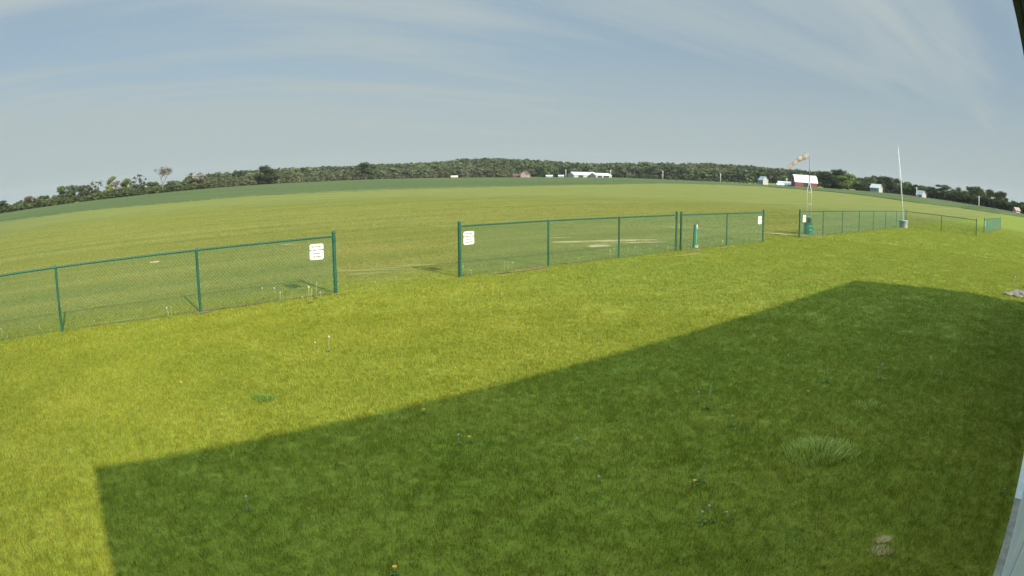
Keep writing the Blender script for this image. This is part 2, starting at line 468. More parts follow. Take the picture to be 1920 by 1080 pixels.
def scatter_object(name, tiles, pts, rot, scl, tid, mat):
    """one mesh: the tile shapes plus one loose vertex per spot; the modifier puts a tile on every spot"""
    V, F, TV, TI = [], [], [], []
    for i, (vs, fs, va) in enumerate(tiles):
        k = len(V); V += vs; F += [tuple(q+k for q in f) for f in fs]; TV += va; TI += [i]*len(vs)
    nv = len(V)
    V += [tuple(p) for p in pts]; TV += [0]*len(pts); TI += [100+int(t) for t in tid]
    me = bpy.data.meshes.new(name); me.from_pydata(V, [], F)
    at1 = me.attributes.new('v', 'FLOAT', 'POINT'); at1.data.foreach_set('value', np.array(TV, np.float32))
    at2 = me.attributes.new('tid', 'INT', 'POINT'); at2.data.foreach_set('value', np.array(TI, np.int32))
    at3 = me.attributes.new('rot', 'FLOAT', 'POINT'); at3.data.foreach_set('value', np.concatenate([np.zeros(nv), rot]).astype(np.float32))
    sc = np.concatenate([np.ones((nv, 3)), scl]).astype(np.float32)
    at4 = me.attributes.new('scl', 'FLOAT_VECTOR', 'POINT'); at4.data.foreach_set('vector', sc.ravel())
    o = new_obj(name, me, None, mat)
    ng = bpy.data.node_groups.new(name, 'GeometryNodeTree')
    ng.interface.new_socket('Geometry', in_out='INPUT', socket_type='NodeSocketGeometry')
    ng.interface.new_socket('Geometry', in_out='OUTPUT', socket_type='NodeSocketGeometry')
    gi = ng.nodes.new('NodeGroupInput'); go = ng.nodes.new('NodeGroupOutput'); L = ng.links.new
    def attr(nm, t):
        a = ng.nodes.new('GeometryNodeInputNamedAttribute'); a.data_type = t; a.inputs[0].default_value = nm; return a.outputs[0]
    def cmpi(lo_op, val):
        c = ng.nodes.new('FunctionNodeCompare'); c.data_type = 'INT'; c.operation = lo_op
        L(attr('tid', 'INT'), c.inputs[2]); c.inputs[3].default_value = val; return c.outputs[0]
    join = ng.nodes.new('GeometryNodeJoinGeometry')
    for i in range(len(tiles)):
        sp = ng.nodes.new('GeometryNodeSeparateGeometry'); sp.domain = 'POINT'; L(gi.outputs[0], sp.inputs[0]); L(cmpi('EQUAL', i), sp.inputs[1])
        sp2 = ng.nodes.new('GeometryNodeSeparateGeometry'); sp2.domain = 'POINT'; L(gi.outputs[0], sp2.inputs[0]); L(cmpi('EQUAL', 100+i), sp2.inputs[1])
        ip = ng.nodes.new('GeometryNodeInstanceOnPoints'); L(sp2.outputs[0], ip.inputs['Points']); L(sp.outputs[0], ip.inputs['Instance'])
        cx = ng.nodes.new('ShaderNodeCombineXYZ'); L(attr('rot', 'FLOAT'), cx.inputs[2])
        er = ng.nodes.new('FunctionNodeEulerToRotation'); L(cx.outputs[0], er.inputs[0]); L(er.outputs[0], ip.inputs['Rotation'])
        L(attr('scl', 'FLOAT_VECTOR'), ip.inputs['Scale'])
        L(ip.outputs[0], join.inputs[0])
    L(join.outputs[0], go.inputs[0])
    md = o.modifiers.new('scatter', 'NODES'); md.node_group = ng
    return o
def in_view(x, y, m=4.0):
    return y > -0.2 and abs(math.degrees(math.atan2(x, y))) < 56+m
def near_dirt(x, y, grow=1.0):
    for cx, cy, lx, ly, a in DIRT:
        dx, dy = x-cx, y-cy; ca, sa = math.cos(a), math.sin(a)
        if ((dx*ca+dy*sa)/(lx*grow+.02))**2+((-dx*sa+dy*ca)/(ly*grow+.02))**2 < 0.6: return True
    return False
def grass_field(name, r0, r1, size, count, hmin, hmax, w, mat, fade0=None, fade1=None, seed=1, overlap=1.0, nlim=None):
    tiles = [blade_tile(size*1.15, count, hmin, hmax, w, 0.7, seed*10+i) for i in range(4)]
    r = np.random.default_rng(seed)
    pts, rot, scl, tid = [], [], [], []
    k = int(r1/size)+2
    for i in range(-k, k):
        for j in range(-1, k):
            x, y = (i+.5+r.uniform(-.2, .2))*size, (j+.5+r.uniform(-.2, .2))*size
            d = math.hypot(x, y)
            if d < r0 or d > r1 or not in_view(x, y, 6 if d > 6 else 14): continue
            n = x*N.x+y*N.y
            if n < -0.285+size*0.62: continue
            h = 0.16 if near_dirt(x, y, 1.6 if d < 8 else 1.0) else 1.0
            if fade0 and d > fade0: h *= max(0.12, 1-(d-fade0)/(fade1-fade0))
            if n > 12.6: h *= 0.75
            pts.append((x, y, 0)); rot.append(r.random()*6.283); s = 0.92+0.2*r.random(); scl.append((s, s, s*h*(0.8+0.4*r.random()))); tid.append(r.integers(4))
    return scatter_object(name, tiles, pts, np.array(rot), np.array(scl), tid, mat)
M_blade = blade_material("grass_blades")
g = grass_field("lawn_grass", 0.0, 11.0, 0.25, 420, 0.018, 0.046, 0.0034, M_blade, seed=1)
tag(g, "short mown lawn grass in the foreground", "grass", kind='stuff')
g = grass_field("lawn_grass", 10.9, 30.0, 0.5, 620, 0.018, 0.046, 0.006, M_blade, seed=2)
tag(g, "mown grass on both sides of the chain-link fences", "grass", kind='stuff')
g = grass_field("field_grass", 29.8, 80.0, 1.2, 700, 0.02, 0.05, 0.015, M_blade, 45, 80, seed=3)
tag(g, "short grass of the mown airfield", "grass", kind='stuff')
# thin row right along the slab edge so the lawn meets the concrete raggedly
def edge_grass():
    r = np.random.default_rng(9); pts, rot, scl, tid = [], [], [], []
    for i in range(420):
        u = -0.6+i*0.045; p = un(u, -0.26+0.03+r.random()*0.12)
        pts.append((p.x, p.y, 0)); rot.append(r.random()*6.28); scl.append((1, 1, 0.8+r.random()*.5)); tid.append(r.integers(2))
    o = scatter_object("edge_grass", [blade_tile(0.09, 40, 0.02, 0.05, 0.003, 0.5, 70+i) for i in range(2)], pts, np.array(rot), np.array(scl), tid, M_blade)
    tag(o, "ragged grass along the edge of the concrete strip", "grass", kind='stuff')
edge_grass()

# unmown fringe standing under the fences
def fringe():
    r = np.random.default_rng(19); pts, rot, scl, tid = [], [], [], []
    runs = [((-6.8, 11.78), (5.2, 12.03)), ((8.4, 12.17), (16.9, 12.21)), ((17.1, 12.2), (23.0, 12.19)), ((26.8, 12.2), (47.4, 11.93)), ((47.4, 11.9), (48.3, 5.7)), ((56, 5.8), (74, 5.35))]
    for (a, c) in runs:
        L = math.hypot(c[0]-a[0], c[1]-a[1]); k = int(L/0.12)
        for i in range(k):
            t = (i+r.random())/k; dens = .5+.5*math.sin(t*L*1.3+a[0])+.3*math.sin(t*L*4.1)
            if r.random() > .35+.5*dens: continue
            p = un(a[0]+(c[0]-a[0])*t+r.normal()*.02, a[1]+(c[1]-a[1])*t+r.normal()*.06)
            pts.append((p.x, p.y, 0)); rot.append(r.random()*6.28); s_ = r.uniform(.6, 1.3); scl.append((s_, s_, s_*r.uniform(.5, 1.4))); tid.append(r.integers(3))
    o = scatter_object("fence_line_grass", [blade_tile(0.20, 34, 0.04, 0.13, 0.0045, 0.6, 170+i) for i in range(3)], pts, np.array(rot), np.array(scl), tid, blade_material("fringe_blades", tint=(1.15, 1.0, 1.3)))
    tag(o, "unmown grass fringe along the feet of the fences", "grass", kind='stuff')
fringe()

# ------------------------------------------------------------------ tall pale tuft in the shaded lawn
M_tuft = blade_material("tuft_blades", turf=False, col=(0.38, 0.42, 0.105))
def tuft(c, rx, ry, ang, count, h0, h1, label, mat, seed):
    r = np.random.default_rng(seed); vs, fs, va = [], [], []
    while len(va) < count*7:
        x, y = r.uniform(-1, 1, 2)
        q = x*x+y*y
        th = math.atan2(y, x)
        if q > (.88+.08*math.sin(3*th+seed)+.06*math.sin(7*th+2*seed))**2 and r.random() > .06: continue
        if q > 1 or r.random() < q*0.45: continue
        h = h0+(h1-h0)*(1-q*.6)*r.random(); a = math.atan2(y, x)+r.normal()*0.9; l = h*(0.25+0.75*r.random())
        X, Y = x*rx, y*ry; t = r.random()*6.28; dx, dy = math.cos(t)*.0032, math.sin(t)*.0032; lx, ly = math.cos(a)*l, math.sin(a)*l; k = len(vs)
        for s, zz_, wv in ((0, 0, 1), (.25, .5, .9), (.65, .85, .7)):
            vs += [(X+lx*s-dx*wv, Y+ly*s-dy*wv, h*zz_), (X+lx*s+dx*wv, Y+ly*s+dy*wv, h*zz_)]
        vs.append((X+lx, Y+ly, h*0.98)); va += [r.random()]*7
        fs += [(k, k+1, k+3, k+2), (k+2, k+3, k+5, k+4), (k+4, k+5, k+6)]
    me = bpy.data.meshes.new("grass_tuft"); me.from_pydata(vs, [], fs)
    a_ = me.attributes.new('v', 'FLOAT', 'POINT'); a_.data.foreach_set('value', np.array(va, np.float32))
    o = new_obj("grass_tuft", me, None, mat); o.location = c; o.rotation_euler = (0, 0, ang)
    tag(o, label, "grass tuft")
    return o
tuft(gnd(1538, 852), .42, .30, 0.05, 1250, 0.03, 0.13, "wide tuft of tall pale grass in the shaded lawn", M_tuft, 3)
tuft(gnd(1625, 764), .30, .16, 0.0, 160, 0.03, 0.08, "low sparse tuft of pale grass behind the big tuft in the shade", M_tuft, 4)
tuft(gnd(497, 750), .16, .10, 0.0, 300, 0.03, 0.06, "small dark green clump in the sunny lawn on the left", blade_material("dark_blades", turf=False, col=(0.10, 0.19, 0.035)), 5)

# ------------------------------------------------------------------ dandelions
M_stem = simple("weed_stem", (0.32, 0.32, 0.15), 0.7, var=0.3, scale=30)
M_seed = simple("seed_fluff", (0.40, 0.39, 0.31), 0.95, var=0.15, scale=40)
M_yel = simple("yellow_petals", (0.75, 0.40, 0.03), 0.7, var=0.2, scale=60)
M_leaf = simple("weed_leaf", (0.10, 0.15, 0.025), 0.9, var=0.3, scale=30)
def dandelion(kind, h, seed):
    r = random.Random(seed)
    o = empty("dandelion", (0, 0, 0))
    m = MB(); bx, by = r.uniform(-.25, .25)*h, r.uniform(-.25, .25)*h
    m.tube([(0, 0, 0), (bx*.3, by*.3, h*.5), (bx, by, h)], [.0026, .0022, .002], 5)
    m.build('stem', M_stem, o, True)
    hd = MB()
    if kind == 'seed':
        R = .0115
        for i in range(46):
            z = 1-2*(i+.5)/46; t = i*2.4; q = math.sqrt(1-z*z); d = Vector((q*math.cos(t), q*math.sin(t), z))
            c = Vector((bx, by, h+.006)); a = c+d*R; s = d.orthogonal().normalized()*.0035; s2 = d.cross(s)
            hd.add([c, a+s, a+s2, a-s, a-s2], [(0, 1, 2), (0, 2, 3), (0, 3, 4), (0, 4, 1), (1, 2, 3, 4)])
        hd.build('seed_head', M_seed, o)
    elif kind == 'bare':
        hd.lathe([(0, h-.002), (.005, h), (.006, h+.008), (.003, h+.012), (0, h+.013)], 8, bx, by); hd.build('flower_head', M_stem, o, True)
    else:
        for ring, (R, n, zz_) in enumerate(((.015, 16, .0), (.011, 12, .003), (.006, 8, .005))):
            for i in range(n):
                t = 2*math.pi*i/n+ring*.2; d = Vector((math.cos(t), math.sin(t), .25)); s = Vector((-math.sin(t), math.cos(t), 0))*.003
                c = Vector((bx, by, h+zz_)); hd.add([c-s*.4, c+s*.4, c+d*R+s, c+d*R*1.1, c+d*R-s], [(0, 1, 2, 3, 4)])
        hd.lathe([(.009, h-.010), (.007, h-.002), (.012, h)], 8, bx, by)
        hd.build('flower', M_yel, o)
    lf = MB()
    for i in range(7):
        t = i*.9+r.random(); d = Vector((math.cos(t), math.sin(t), 0)); s = Vector((-d.y, d.x, 0)); L = r.uniform(.03, .06)
        lf.add([(0, 0, .002), tuple(d*L*.5+s*.011+Vector((0, 0, .022))), tuple(d*L+Vector((0, 0, .014))), tuple(d*L*.5-s*.011+Vector((0, 0, .022)))], [(0, 1, 2, 3)])
    lf.build('leaf', M_leaf, o)
    return o
protos = {}
def put_dandelion(x, y, kind, h, label, group, seed=0):
    key = (kind, seed % 3)
    if key not in protos:
        o = dandelion(kind, 0.12 if kind != 'yellow' else 0.05, 50+seed % 3); protos[key] = o; src = o
    else: o = copy_tree(protos[key])
    o.location = gnd(x, y); s = h/(0.12 if kind != 'yellow' else 0.05)
    o.scale = (1+(s-1)*.3, 1+(s-1)*.3, s); o.rotation_euler = (0, 0, seed*1.7)
    tag(o, label, "dandelion", group)
    return o
for i, (x, y, l) in enumerate([(341, 723, "yellow dandelion bloom in the sunny lawn far left"), (795, 776, "yellow dandelion bloom just inside the shadow edge"),
        (883, 829, "yellow dandelion bloom beside a white seedhead in the shade"), (1302, 911, "orange dandelion bloom below a leaning stalk in the shade"),
        (1515, 741, "yellow dandelion bloom in the shaded lawn behind the big tuft"), (740, 1077, "yellow dandelion bloom at the bottom edge of the picture")]):
    put_dandelion(x, y, 'yellow', 0.05, l, "dandelions in the lawn", i)
LAWN_SEED = [(860, 834, .10, "white dandelion seedhead beside a yellow bloom in the shade"), (468, 956, .12, "white dandelion seedhead low on the left in the shade"),
             (1335, 978, .12, "right one of two dandelion seedheads low in the shade"), (1316, 982, .10, "left one of two dandelion seedheads low in the shade"),
             (1651, 712, .20, "tall pale dandelion stalk far right in the shade"), (1646, 713, .15, "shorter dandelion stalk beside the tall pale one in the shade"),
             (1550, 718, .20, "tall brownish dandelion stalk in the shade behind the yellow bloom"), (1553, 714, .14, "short brownish dandelion stalk beside the tall brown one"),
             (1612, 729, .13, "small dandelion stalk between the two tall pairs in the shade"), (1764, 716, .10, "lone dandelion seedhead at the far right of the shade"),
             (617, 660, .20, "tall thin dandelion stalk in the sunny lawn"), (590, 657, .12, "short dandelion stalk left of the tall thin one"),
             (1326, 769, .24, "tall crooked dandelion stalk in the middle of the shade"), (1306, 756, .12, "short dandelion stalk left of the tall crooked one"),
             (1372, 800, .12, "dandelion stalk rising from a dead weed clump"), (1121, 905, .06, "small low seedhead in the middle of the shadow"),
             (1313, 905, .17, "leaning dandelion stalk above the orange bloom"), (1088, 832, .05, "tiny seedhead at the centre of the shadow"),
             (1881, 925, .05, "tiny seedhead near the concrete strip"), (1650, 826, .09, "brown dandelion stalk right of the big tuft"),
             (1365, 975, .05, "lowest seedhead right of the pair in the shade"), (1478, 680, .10, "pale seedhead near the shadow's upper part"),
             (1674, 643, .12, "seedhead in the upper right of the shadow"), (1693, 646, .10, "seedhead right beside the upper right one"),
             (905, 548, .10, "seedhead in the sunny lawn in front of the gate gap"), (743, 530, .13, "seedhead in the gate gap between the fences"),
             (702, 537, .10, "short seedhead in the gate gap near the left fence"), (940, 560, .08, "short seedhead in the sunny lawn below the fence")]
for i, (x, y, h, l) in enumerate(LAWN_SEED): put_dandelion(x, y, 'bare' if i in (6, 7, 16, 19, 12) else 'seed', h, l, "dandelions in the lawn", i)
r = random.Random(4)
def row(spots, label):
    for i, (x, y, h) in enumerate(spots): put_dandelion(x, y, 'seed' if r.random() < .6 else 'bare', h, label, "weeds along the fence feet", r.randrange(30))
row([(6, 638, .2), (16, 640, .1), (76, 622, .10), (318, 597, .19), (322, 596, .20), (330, 594, .1), (268, 592, .12), (177, 608, .06), (494, 561, .22), (518, 563, .24), (526, 567, .18), (530, 565, .2), (546, 560, .1), (580, 570, .3), (584, 568, .25), (593, 561, .32), (602, 562, .14), (566, 566, .1)],
    "dandelion stalk at the foot of the left chain-link fence")
row([(868, 517, .2), (876, 516, .14), (884, 519, .15), (905, 512, .2), (912, 511, .22), (930, 518, .1), (946, 512, .26), (952, 512, .26), (960, 508, .2), (1084, 494, .14), (1145, 487, .24), (1148, 485, .28), (1167, 481, .22), (1178, 481, .2), (1184, 480, .2), (1190, 480, .26), (1196, 480, .26), (1202, 480, .22), (1220, 476, .16), (1232, 474, .22), (1252, 473, .2)],
    "dandelion stalk at the foot of the middle chain-link fence")
row([(1290, 472, .12), (1310, 472, .2), (1334, 466, .2), (1352, 464, .24), (1356, 463, .2), (1372, 461, .14), (1388, 459, .2), (1400, 458, .2), (1410, 457, .2), (1416, 456, .14), (1424, 455, .22)],
    "dandelion stalk at the foot of the short fence beside the green post")
row([(1505, 445, .16), (1552, 440, .15), (1560, 440, .14), (1600, 437, .2), (1606, 436, .22), (1618, 435, .2), (1626, 434, .22), (1644, 433, .24), (1652, 432, .24), (1668, 431, .2), (1690, 430, .2), (1704, 431, .24), (1712, 431, .2), (1720, 432, .2), (1735, 434, .18), (1752, 435, .18), (1790, 440, .16), (1812, 442, .16)],
    "dandelion stalk at the foot of the far right fence")

# ------------------------------------------------------------------ fences
M_green = simple("green_vinyl", (0.004, 0.055, 0.034), 0.5, var=0.2, scale=3)
M_wire = simple("green_wire", (0.020, 0.090, 0.052), 0.6, var=0.15, scale=4)
def fence_mesh_panel(p0, p1, z0, z1, pitch=0.056, t=0.0042):
    """woven diamond mesh between two points: each wire is a thin zigzag strip standing between its neighbours"""
    d = (p1-p0); L = d.length; d.normalize(); nrm = Vector((d.y, -d.x, 0))
    m = MB(); px = .0357; cols = int(L/px); px = L/cols; rows = int((z1-z0)/.0357); h = t/2
    for c in range(cols):
        vs, fs = [], []
        for k in range(rows+1):
            out = (k+c) % 2
            q = p0+d*(c*px+(px if out else 0))+Vector((0, 0, z0+(z1-z0)*k/rows))+nrm*(0.003 if (out+c) % 2 else -0.003)
            vs += [q+Vector((0, 0, h*1.3))-d*h*.4, q-Vector((0, 0, h*1.3))-d*h*.4, q+nrm*h*1.6+d*h]
        for k in range(rows):
            a = 3*k; fs += [(a, a+1, a+4, a+3), (a+1, a+2, a+5, a+4), (a+2, a, a+3, a+5)]
        m.add(vs, fs)
    return m
def quick_mesh(m, name, mat, parent):
    me = bpy.data.meshes.new(name); me.from_pydata(m.v, [], m.f); return new_obj(name, me, parent, mat)
def fence(posts, label, group="green chain-link fences"):
    """posts: list of (u, n, terminal)"""
    P0 = un(posts[0][0], posts[0][1])
    root = empty("chain_link_fence", P0, label=label, cat="fence", group=group)
    loc = lambda u, n, z=0: un(u, n, z)-P0
    for u, n, term in posts:
        p = loc(u, n); m = MB()
        if term:
            R = .038
            m.lathe([(R, -.1), (R, 1.262)], 14, p.x, p.y)
            m.lathe([(R+.005, 1.258), (R+.005, 1.275), (R*.85, 1.295), (R*.4, 1.306), (0, 1.308)], 14, p.x, p.y)
            for z in (.12, .45, .8, 1.12): m.lathe([(R, z-.014), (R+.005, z-.012), (R+.005, z+.012), (R, z+.014)], 14, p.x, p.y)
        else:
            R = .028
            m.lathe([(R, -.1), (R, 1.165)], 12, p.x, p.y)
            m.lathe([(R, 1.16), (R+.006, 1.17), (R+.006, 1.195), (R*.6, 1.222), (0, 1.226)], 12, p.x, p.y)
        m.build('post', M_green, root, True)
    for (a, b_) in zip(posts[:-1], posts[1:]):
        pa, pb = loc(a[0], a[1]), loc(b_[0], b_[1]); d = (pb-pa).normalized(); nr = Vector((d.y, -d.x, 0))
        if nr.dot(-N) < 0 and abs(nr.dot(N)) > .5: nr = -nr
        m = MB(); sag = 0.004
        m.tube([pa+Vector((0, 0, 1.188)), (pa+pb)/2+Vector((0, 0, 1.188-sag)), pb+Vector((0, 0, 1.188))], .021, 10, False)
        # tie wires wound round the rail
        L = (pb-pa).length
        m.build('top_rail', M_green, root, True)
        off = nr*.026
        pm = fence_mesh_panel(pa+d*.03+off, pb-d*.03+off, .03, 1.212)
        k = 0
        while .15+k*.10 < L-.1:
            q = pa+d*(.15+k*.10)+Vector((0, 0, 1.188)); k += 1
            ring = [q+nr*.0265*math.cos(t)+Vector((0, 0, .0265*math.sin(t)))+d*.02*t/6.28 for t in [j*6.283/8 for j in range(9)]]
            pm.tube(ring, .0035, 4, False)
        quick_mesh(pm, 'wire_mesh', M_wire, root)
        bt = MB(); bt.tube([pa+off+Vector((0, 0, .035)), pb+off+Vector((0, 0, .035))], .0025, 4, False); bt.build('tension_wire', M_wire, root)
    return root
fence([(-9.75, 11.74, 0), (-6.78, 11.78, 0), (-3.80, 11.82, 0), (-.827, 11.88, 0), (2.182, 11.926, 0), (5.174, 12.036, 1)], "green chain-link fence run with a white sign, leftmost and nearest")
fence([(8.411, 12.175, 1), (11.218, 12.208, 0), (13.963, 12.17, 0), (16.877, 12.21, 1)], "green chain-link fence run in the middle, dirt streaks behind it")
fence([(17.131, 12.20, 1), (20.102, 12.204, 0), (23.02, 12.189, 1)], "short green chain-link fence run in front of the green post")
fence([(26.841, 12.223, 1), (29.748, 12.169, 0), (32.659, 12.144, 0), (35.615, 12.102, 0), (38.567, 12.063, 0), (41.502, 12.02, 0), (44.446, 11.985, 0), (47.38, 11.927, 1), (47.847, 8.847, 0), (48.319, 5.722, 1)],
      "L-shaped green chain-link fence run turning at the white pole")
fence([(55.98, 5.80, 1), (59.0, 5.74, 0), (62.0, 5.68, 0), (65.0, 5.6, 0), (68.0, 5.52, 0), (71.0, 5.44, 0), (74.02, 5.35, 1)], "farthest green chain-link fence run, seen almost end on at the right")

# ------------------------------------------------------------------ signs on the fences
M_white = simple("white_sign", (0.56, 0.56, 0.51), 0.5, var=0.05, scale=5)
M_ink = simple("sign_ink", (0.06, 0.06, 0.07), 0.7, var=0.1, scale=5)
M_bolt = simple("bolt_zinc", (0.35, 0.35, 0.34), 0.4, 0.7)
def text_mesh(lines, size, lead, mat, parent, name='lettering'):
    bms = bmesh.new()
    for i, t in enumerate(lines):
        cu = bpy.data.curves.new('txt', 'FONT'); cu.body = t; cu.size = size; cu.align_x = 'CENTER'; cu.align_y = 'CENTER'; cu.extrude = 0.0006; cu.offset = 0.0024
        o = bpy.data.objects.new('txt', cu); COL.objects.link(o)
        dg = bpy.context.evaluated_depsgraph_get(); me = bpy.data.meshes.new_from_object(o.evaluated_get(dg))
        bpy.data.objects.remove(o); bpy.data.curves.remove(cu)
        me.transform(Matrix.Translation((0, (len(lines)-1)/2*lead-i*lead, 0))); bms.from_mesh(me); bpy.data.meshes.remove(me)
    me = bpy.data.meshes.new(name); bms.to_mesh(me); bms.free()
    return new_obj(name, me, parent, mat)
def sign(u, n, zc, w, h, label, tilt=0.0):
    p = un(u, n-.045, zc)
    root = empty("warning_sign", (p.x, p.y, zc), UANG, label=label, cat="sign", group="white warning signs on the fences")
    root.rotation_euler = (0, tilt, UANG)
    bm = bmesh.new(); bmesh.ops.create_cube(bm, size=1); bmesh.ops.scale(bm, vec=(w, .004, h), verts=bm.verts)
    ve = [e for e in bm.edges if abs(e.verts[0].co.x-e.verts[1].co.x) < 1e-6 and abs(e.verts[0].co.z-e.verts[1].co.z) < 1e-6]
    bmesh.ops.bevel(bm, geom=ve, offset=.018, segments=4, affect='EDGES')
    me = bpy.data.meshes.new('panel'); bm.to_mesh(me); bm.free(); new_obj('panel', me, root, M_white)
    t = text_mesh(["PILOTS ONLY", "NO SPECTATORS", "BEYOND", "THIS POINT"], w*.128, h*.215, M_ink, root)
    t.rotation_euler = (math.pi/2, 0, 0); t.location = (0, -.0026, 0)
    for sx in (-1, 1):
        for sz in (-1, 1):
            m = MB(); m.tube([(sx*(w/2-.02), -.001, sz*(h/2-.02)), (sx*(w/2-.02), -.006, sz*(h/2-.02))], .005, 8); m.build('bolt', M_bolt, root, True)
            m = MB()
    return root
sign(4.753, 12.02, .914, .305, .315, "white warning sign near the end post of the leftmost fence", 0.02)
sign(8.64, 12.17, .905, .30, .305, "white warning sign beside the first post of the middle fence", -0.01)
sign(22.62, 12.19, .89, .30, .31, "white warning sign at the far end of the short fence")
sign(27.25, 12.21, .87, .33, .32, "white warning sign on the fence in front of the green barrel")
sign(56.3, 5.79, .80, .30, .42, "small white sign on the farthest fence run at the right")

# ------------------------------------------------------------------ green post behind the short fence
M_gboard = simple("green_board", (0.010, 0.085, 0.065), 0.6, var=0.25, scale=4)
M_gpvc = simple("green_sleeve", (0.02, 0.20, 0.10), 0.5, var=0.2, scale=4)
M_wpvc = simple("white_pvc", (0.55, 0.55, 0.52), 0.4, var=0.06)
c = gnd(1303, 465.5); px = empty("utility_post", c, UANG-0.15, label="green post with a white cap behind the short fence", cat="post")
m = MB(); m.box((-.095, -.03, -.05), (-.01, .03, .82), Matrix.Rotation(0.045, 4, 'Y')); m.build('board', M_gboard, px)
m = MB(); m.lathe([(.036, .12), (.036, .66), (.0, .66)], 14, .05, .01); m.build('sleeve', M_gpvc, px, True)
m = MB(); m.lathe([(.036, .655), (.052, .66), (.052, .79), (.04, .815), (0, .82)], 16, .06, .01); m.build('cap', M_wpvc, px, True)
m = MB(); m.lathe([(.03, -.05), (.018, .105), (0, .105)], 12, .02, -.02); m.lathe([(.02, -.05), (.02, .10), (0, .10)], 10, .1, -.02); m.build('base_pipe', M_wpvc, px, True)

# ------------------------------------------------------------------ windsock mast with green barrel
M_steel = simple("galvanised_steel", (0.46, 0.48, 0.50), 0.4, 0.35, var=0.12)
M_darksteel = simple("dark_steel", (0.12, 0.12, 0.13), 0.5, 0.3, var=0.15)
WS = Vector((14.5, 28.43, 0))
wr = empty("windsock_mast", WS, math.atan2(-WS.x, WS.y), label="steel windsock mast on four bent legs with a faded orange sock", cat="windsock")
# local x runs across the view from the camera, y away from it
m = MB(); m.tube([(.0, 0, 2.30), (.0, 0, 3.86)], [.022, .018], 10); m.build('pole', M_darksteel, wr, True)
for sx, sy in ((-1, -1), (1, -1), (-1, 1), (1, 1)):
    m = MB(); m.tube([(sx*.11, sy*.11, .35), (sx*.11, sy*.11, 2.1), (sx*.10, sy*.10, 2.2), (sx*.025, sy*.025, 2.48), (sx*.02, sy*.02, 2.58)], .0145, 8); m.build('leg', M_steel, wr, True)
m = MB()
for z in (.9, 1.5, 2.08):
    for a_, b_ in (((-.11, -.11), (.11, -.11)), ((.11, -.11), (.11, .11)), ((.11, .11), (-.11, .11)), ((-.11, .11), (-.11, -.11))): m.tube([(*a_, z), (*b_, z)], .006, 6)
m.build('bracing', M_steel, wr, True)
m = MB(); m.tube([(0, 0, 3.84), (-.05, 0, 3.98), (-.12, 0, 4.03), (-.16, 0, 4.02)], .008, 6); m.build('arm', M_steel, wr, True)
def sock():
    a = Vector((-.14, .0, 3.90)); e = Vector((-1.13, .05, 3.21)); ax = (e-a)
    m = MB(); pts, rr = [], []
    k = 22
    sag = [0]*k
    for i in range(k):
        t = i/(k-1); q = a+ax*t+Vector((0, 0, .05*math.sin(math.pi*t)-.03*math.sin(3*math.pi*t)*(1-t)))
        pts.append(q); rr.append((.135*(1-t)+.062*t)*(1+.09*math.sin(t*21)+.05*math.sin(t*47)))
    m.tube(pts, rr, 18, False)
    me = m.mesh('sock', True)
    for v in me.vertices:       # slack cloth hangs flatter at the top
        t = (v.co-a).dot(ax)/ax.length_squared
        v.co += Vector((0, 0, .012*math.sin(v.co.x*40+v.co.y*30)*t))
    mt, b = mat_new("faded_sock_cloth")
    tc = b.n('ShaderNodeTexCoord'); o = tc.outputs['Object']
    al = b.vec('DOT_PRODUCT', o, tuple(ax.normalized())); st = b.math('SINE', b.math('ADD', b.math('MULTIPLY', al, 22.0), b.math('MULTIPLY', b.noise(o, 4, 3), 3)))
    cc = b.mix(b.mapr(st, -.2, .9), (0.64, 0.47, 0.40), (0.68, 0.57, 0.49))
    cc = b.mix(b.mapr(b.noise(o, 9, 4), .45, .7, 0, .6), cc, (0.62, 0.50, 0.42))
    d = b.n('ShaderNodeBsdfDiffuse', ins={'Color': cc}); t_ = b.n('ShaderNodeBsdfTranslucent', ins={'Color': cc})
    mx = b.n('ShaderNodeMixShader', ins={0: .35}); b.nt.links.new(d.outputs[0], mx.inputs[1]); b.nt.links.new(t_.outputs[0], mx.inputs[2])
    finish(mt, b, mx)
    o = new_obj('sock', me, wr, mt)
    h = MB(); axn = ax.normalized(); s1 = axn.orthogonal().normalized(); s2 = axn.cross(s1)
    h.tube([a+(s1*math.cos(t)+s2*math.sin(t))*.138 for t in [j*6.2832/20 for j in range(21)]], .006, 6, False)
    h.build('hoop', M_steel, wr, True)
sock()
BR = empty("barrel", WS+Vector((0, 0, 0)), 0, label="green barrel weighting the foot of the windsock mast", cat="barrel")
m = MB(); m.lathe([(0, .0), (.24, .0), (.255, .02), (.25, .05), (.25, .19), (.262, .205), (.25, .22), (.25, .38), (.262, .395), (.25, .41), (.25, .56), (.262, .575), (.262, .59), (.235, .59), (.235, .5), (0, .5)], 28)
m.build('body', simple("barrel_green", (0.006, 0.105, 0.062), 0.5, var=0.2, scale=5), BR, True)
m = MB(); m.lathe([(0, .505), (.12, .505), (.14, .80), (.15, .80), (.15, .83), (.13, .83), (.12, .54), (0, .54)], 20, .04, 0); m.build('bucket', simple("black_bucket", (0.03, 0.035, 0.04), 0.5), BR, True)

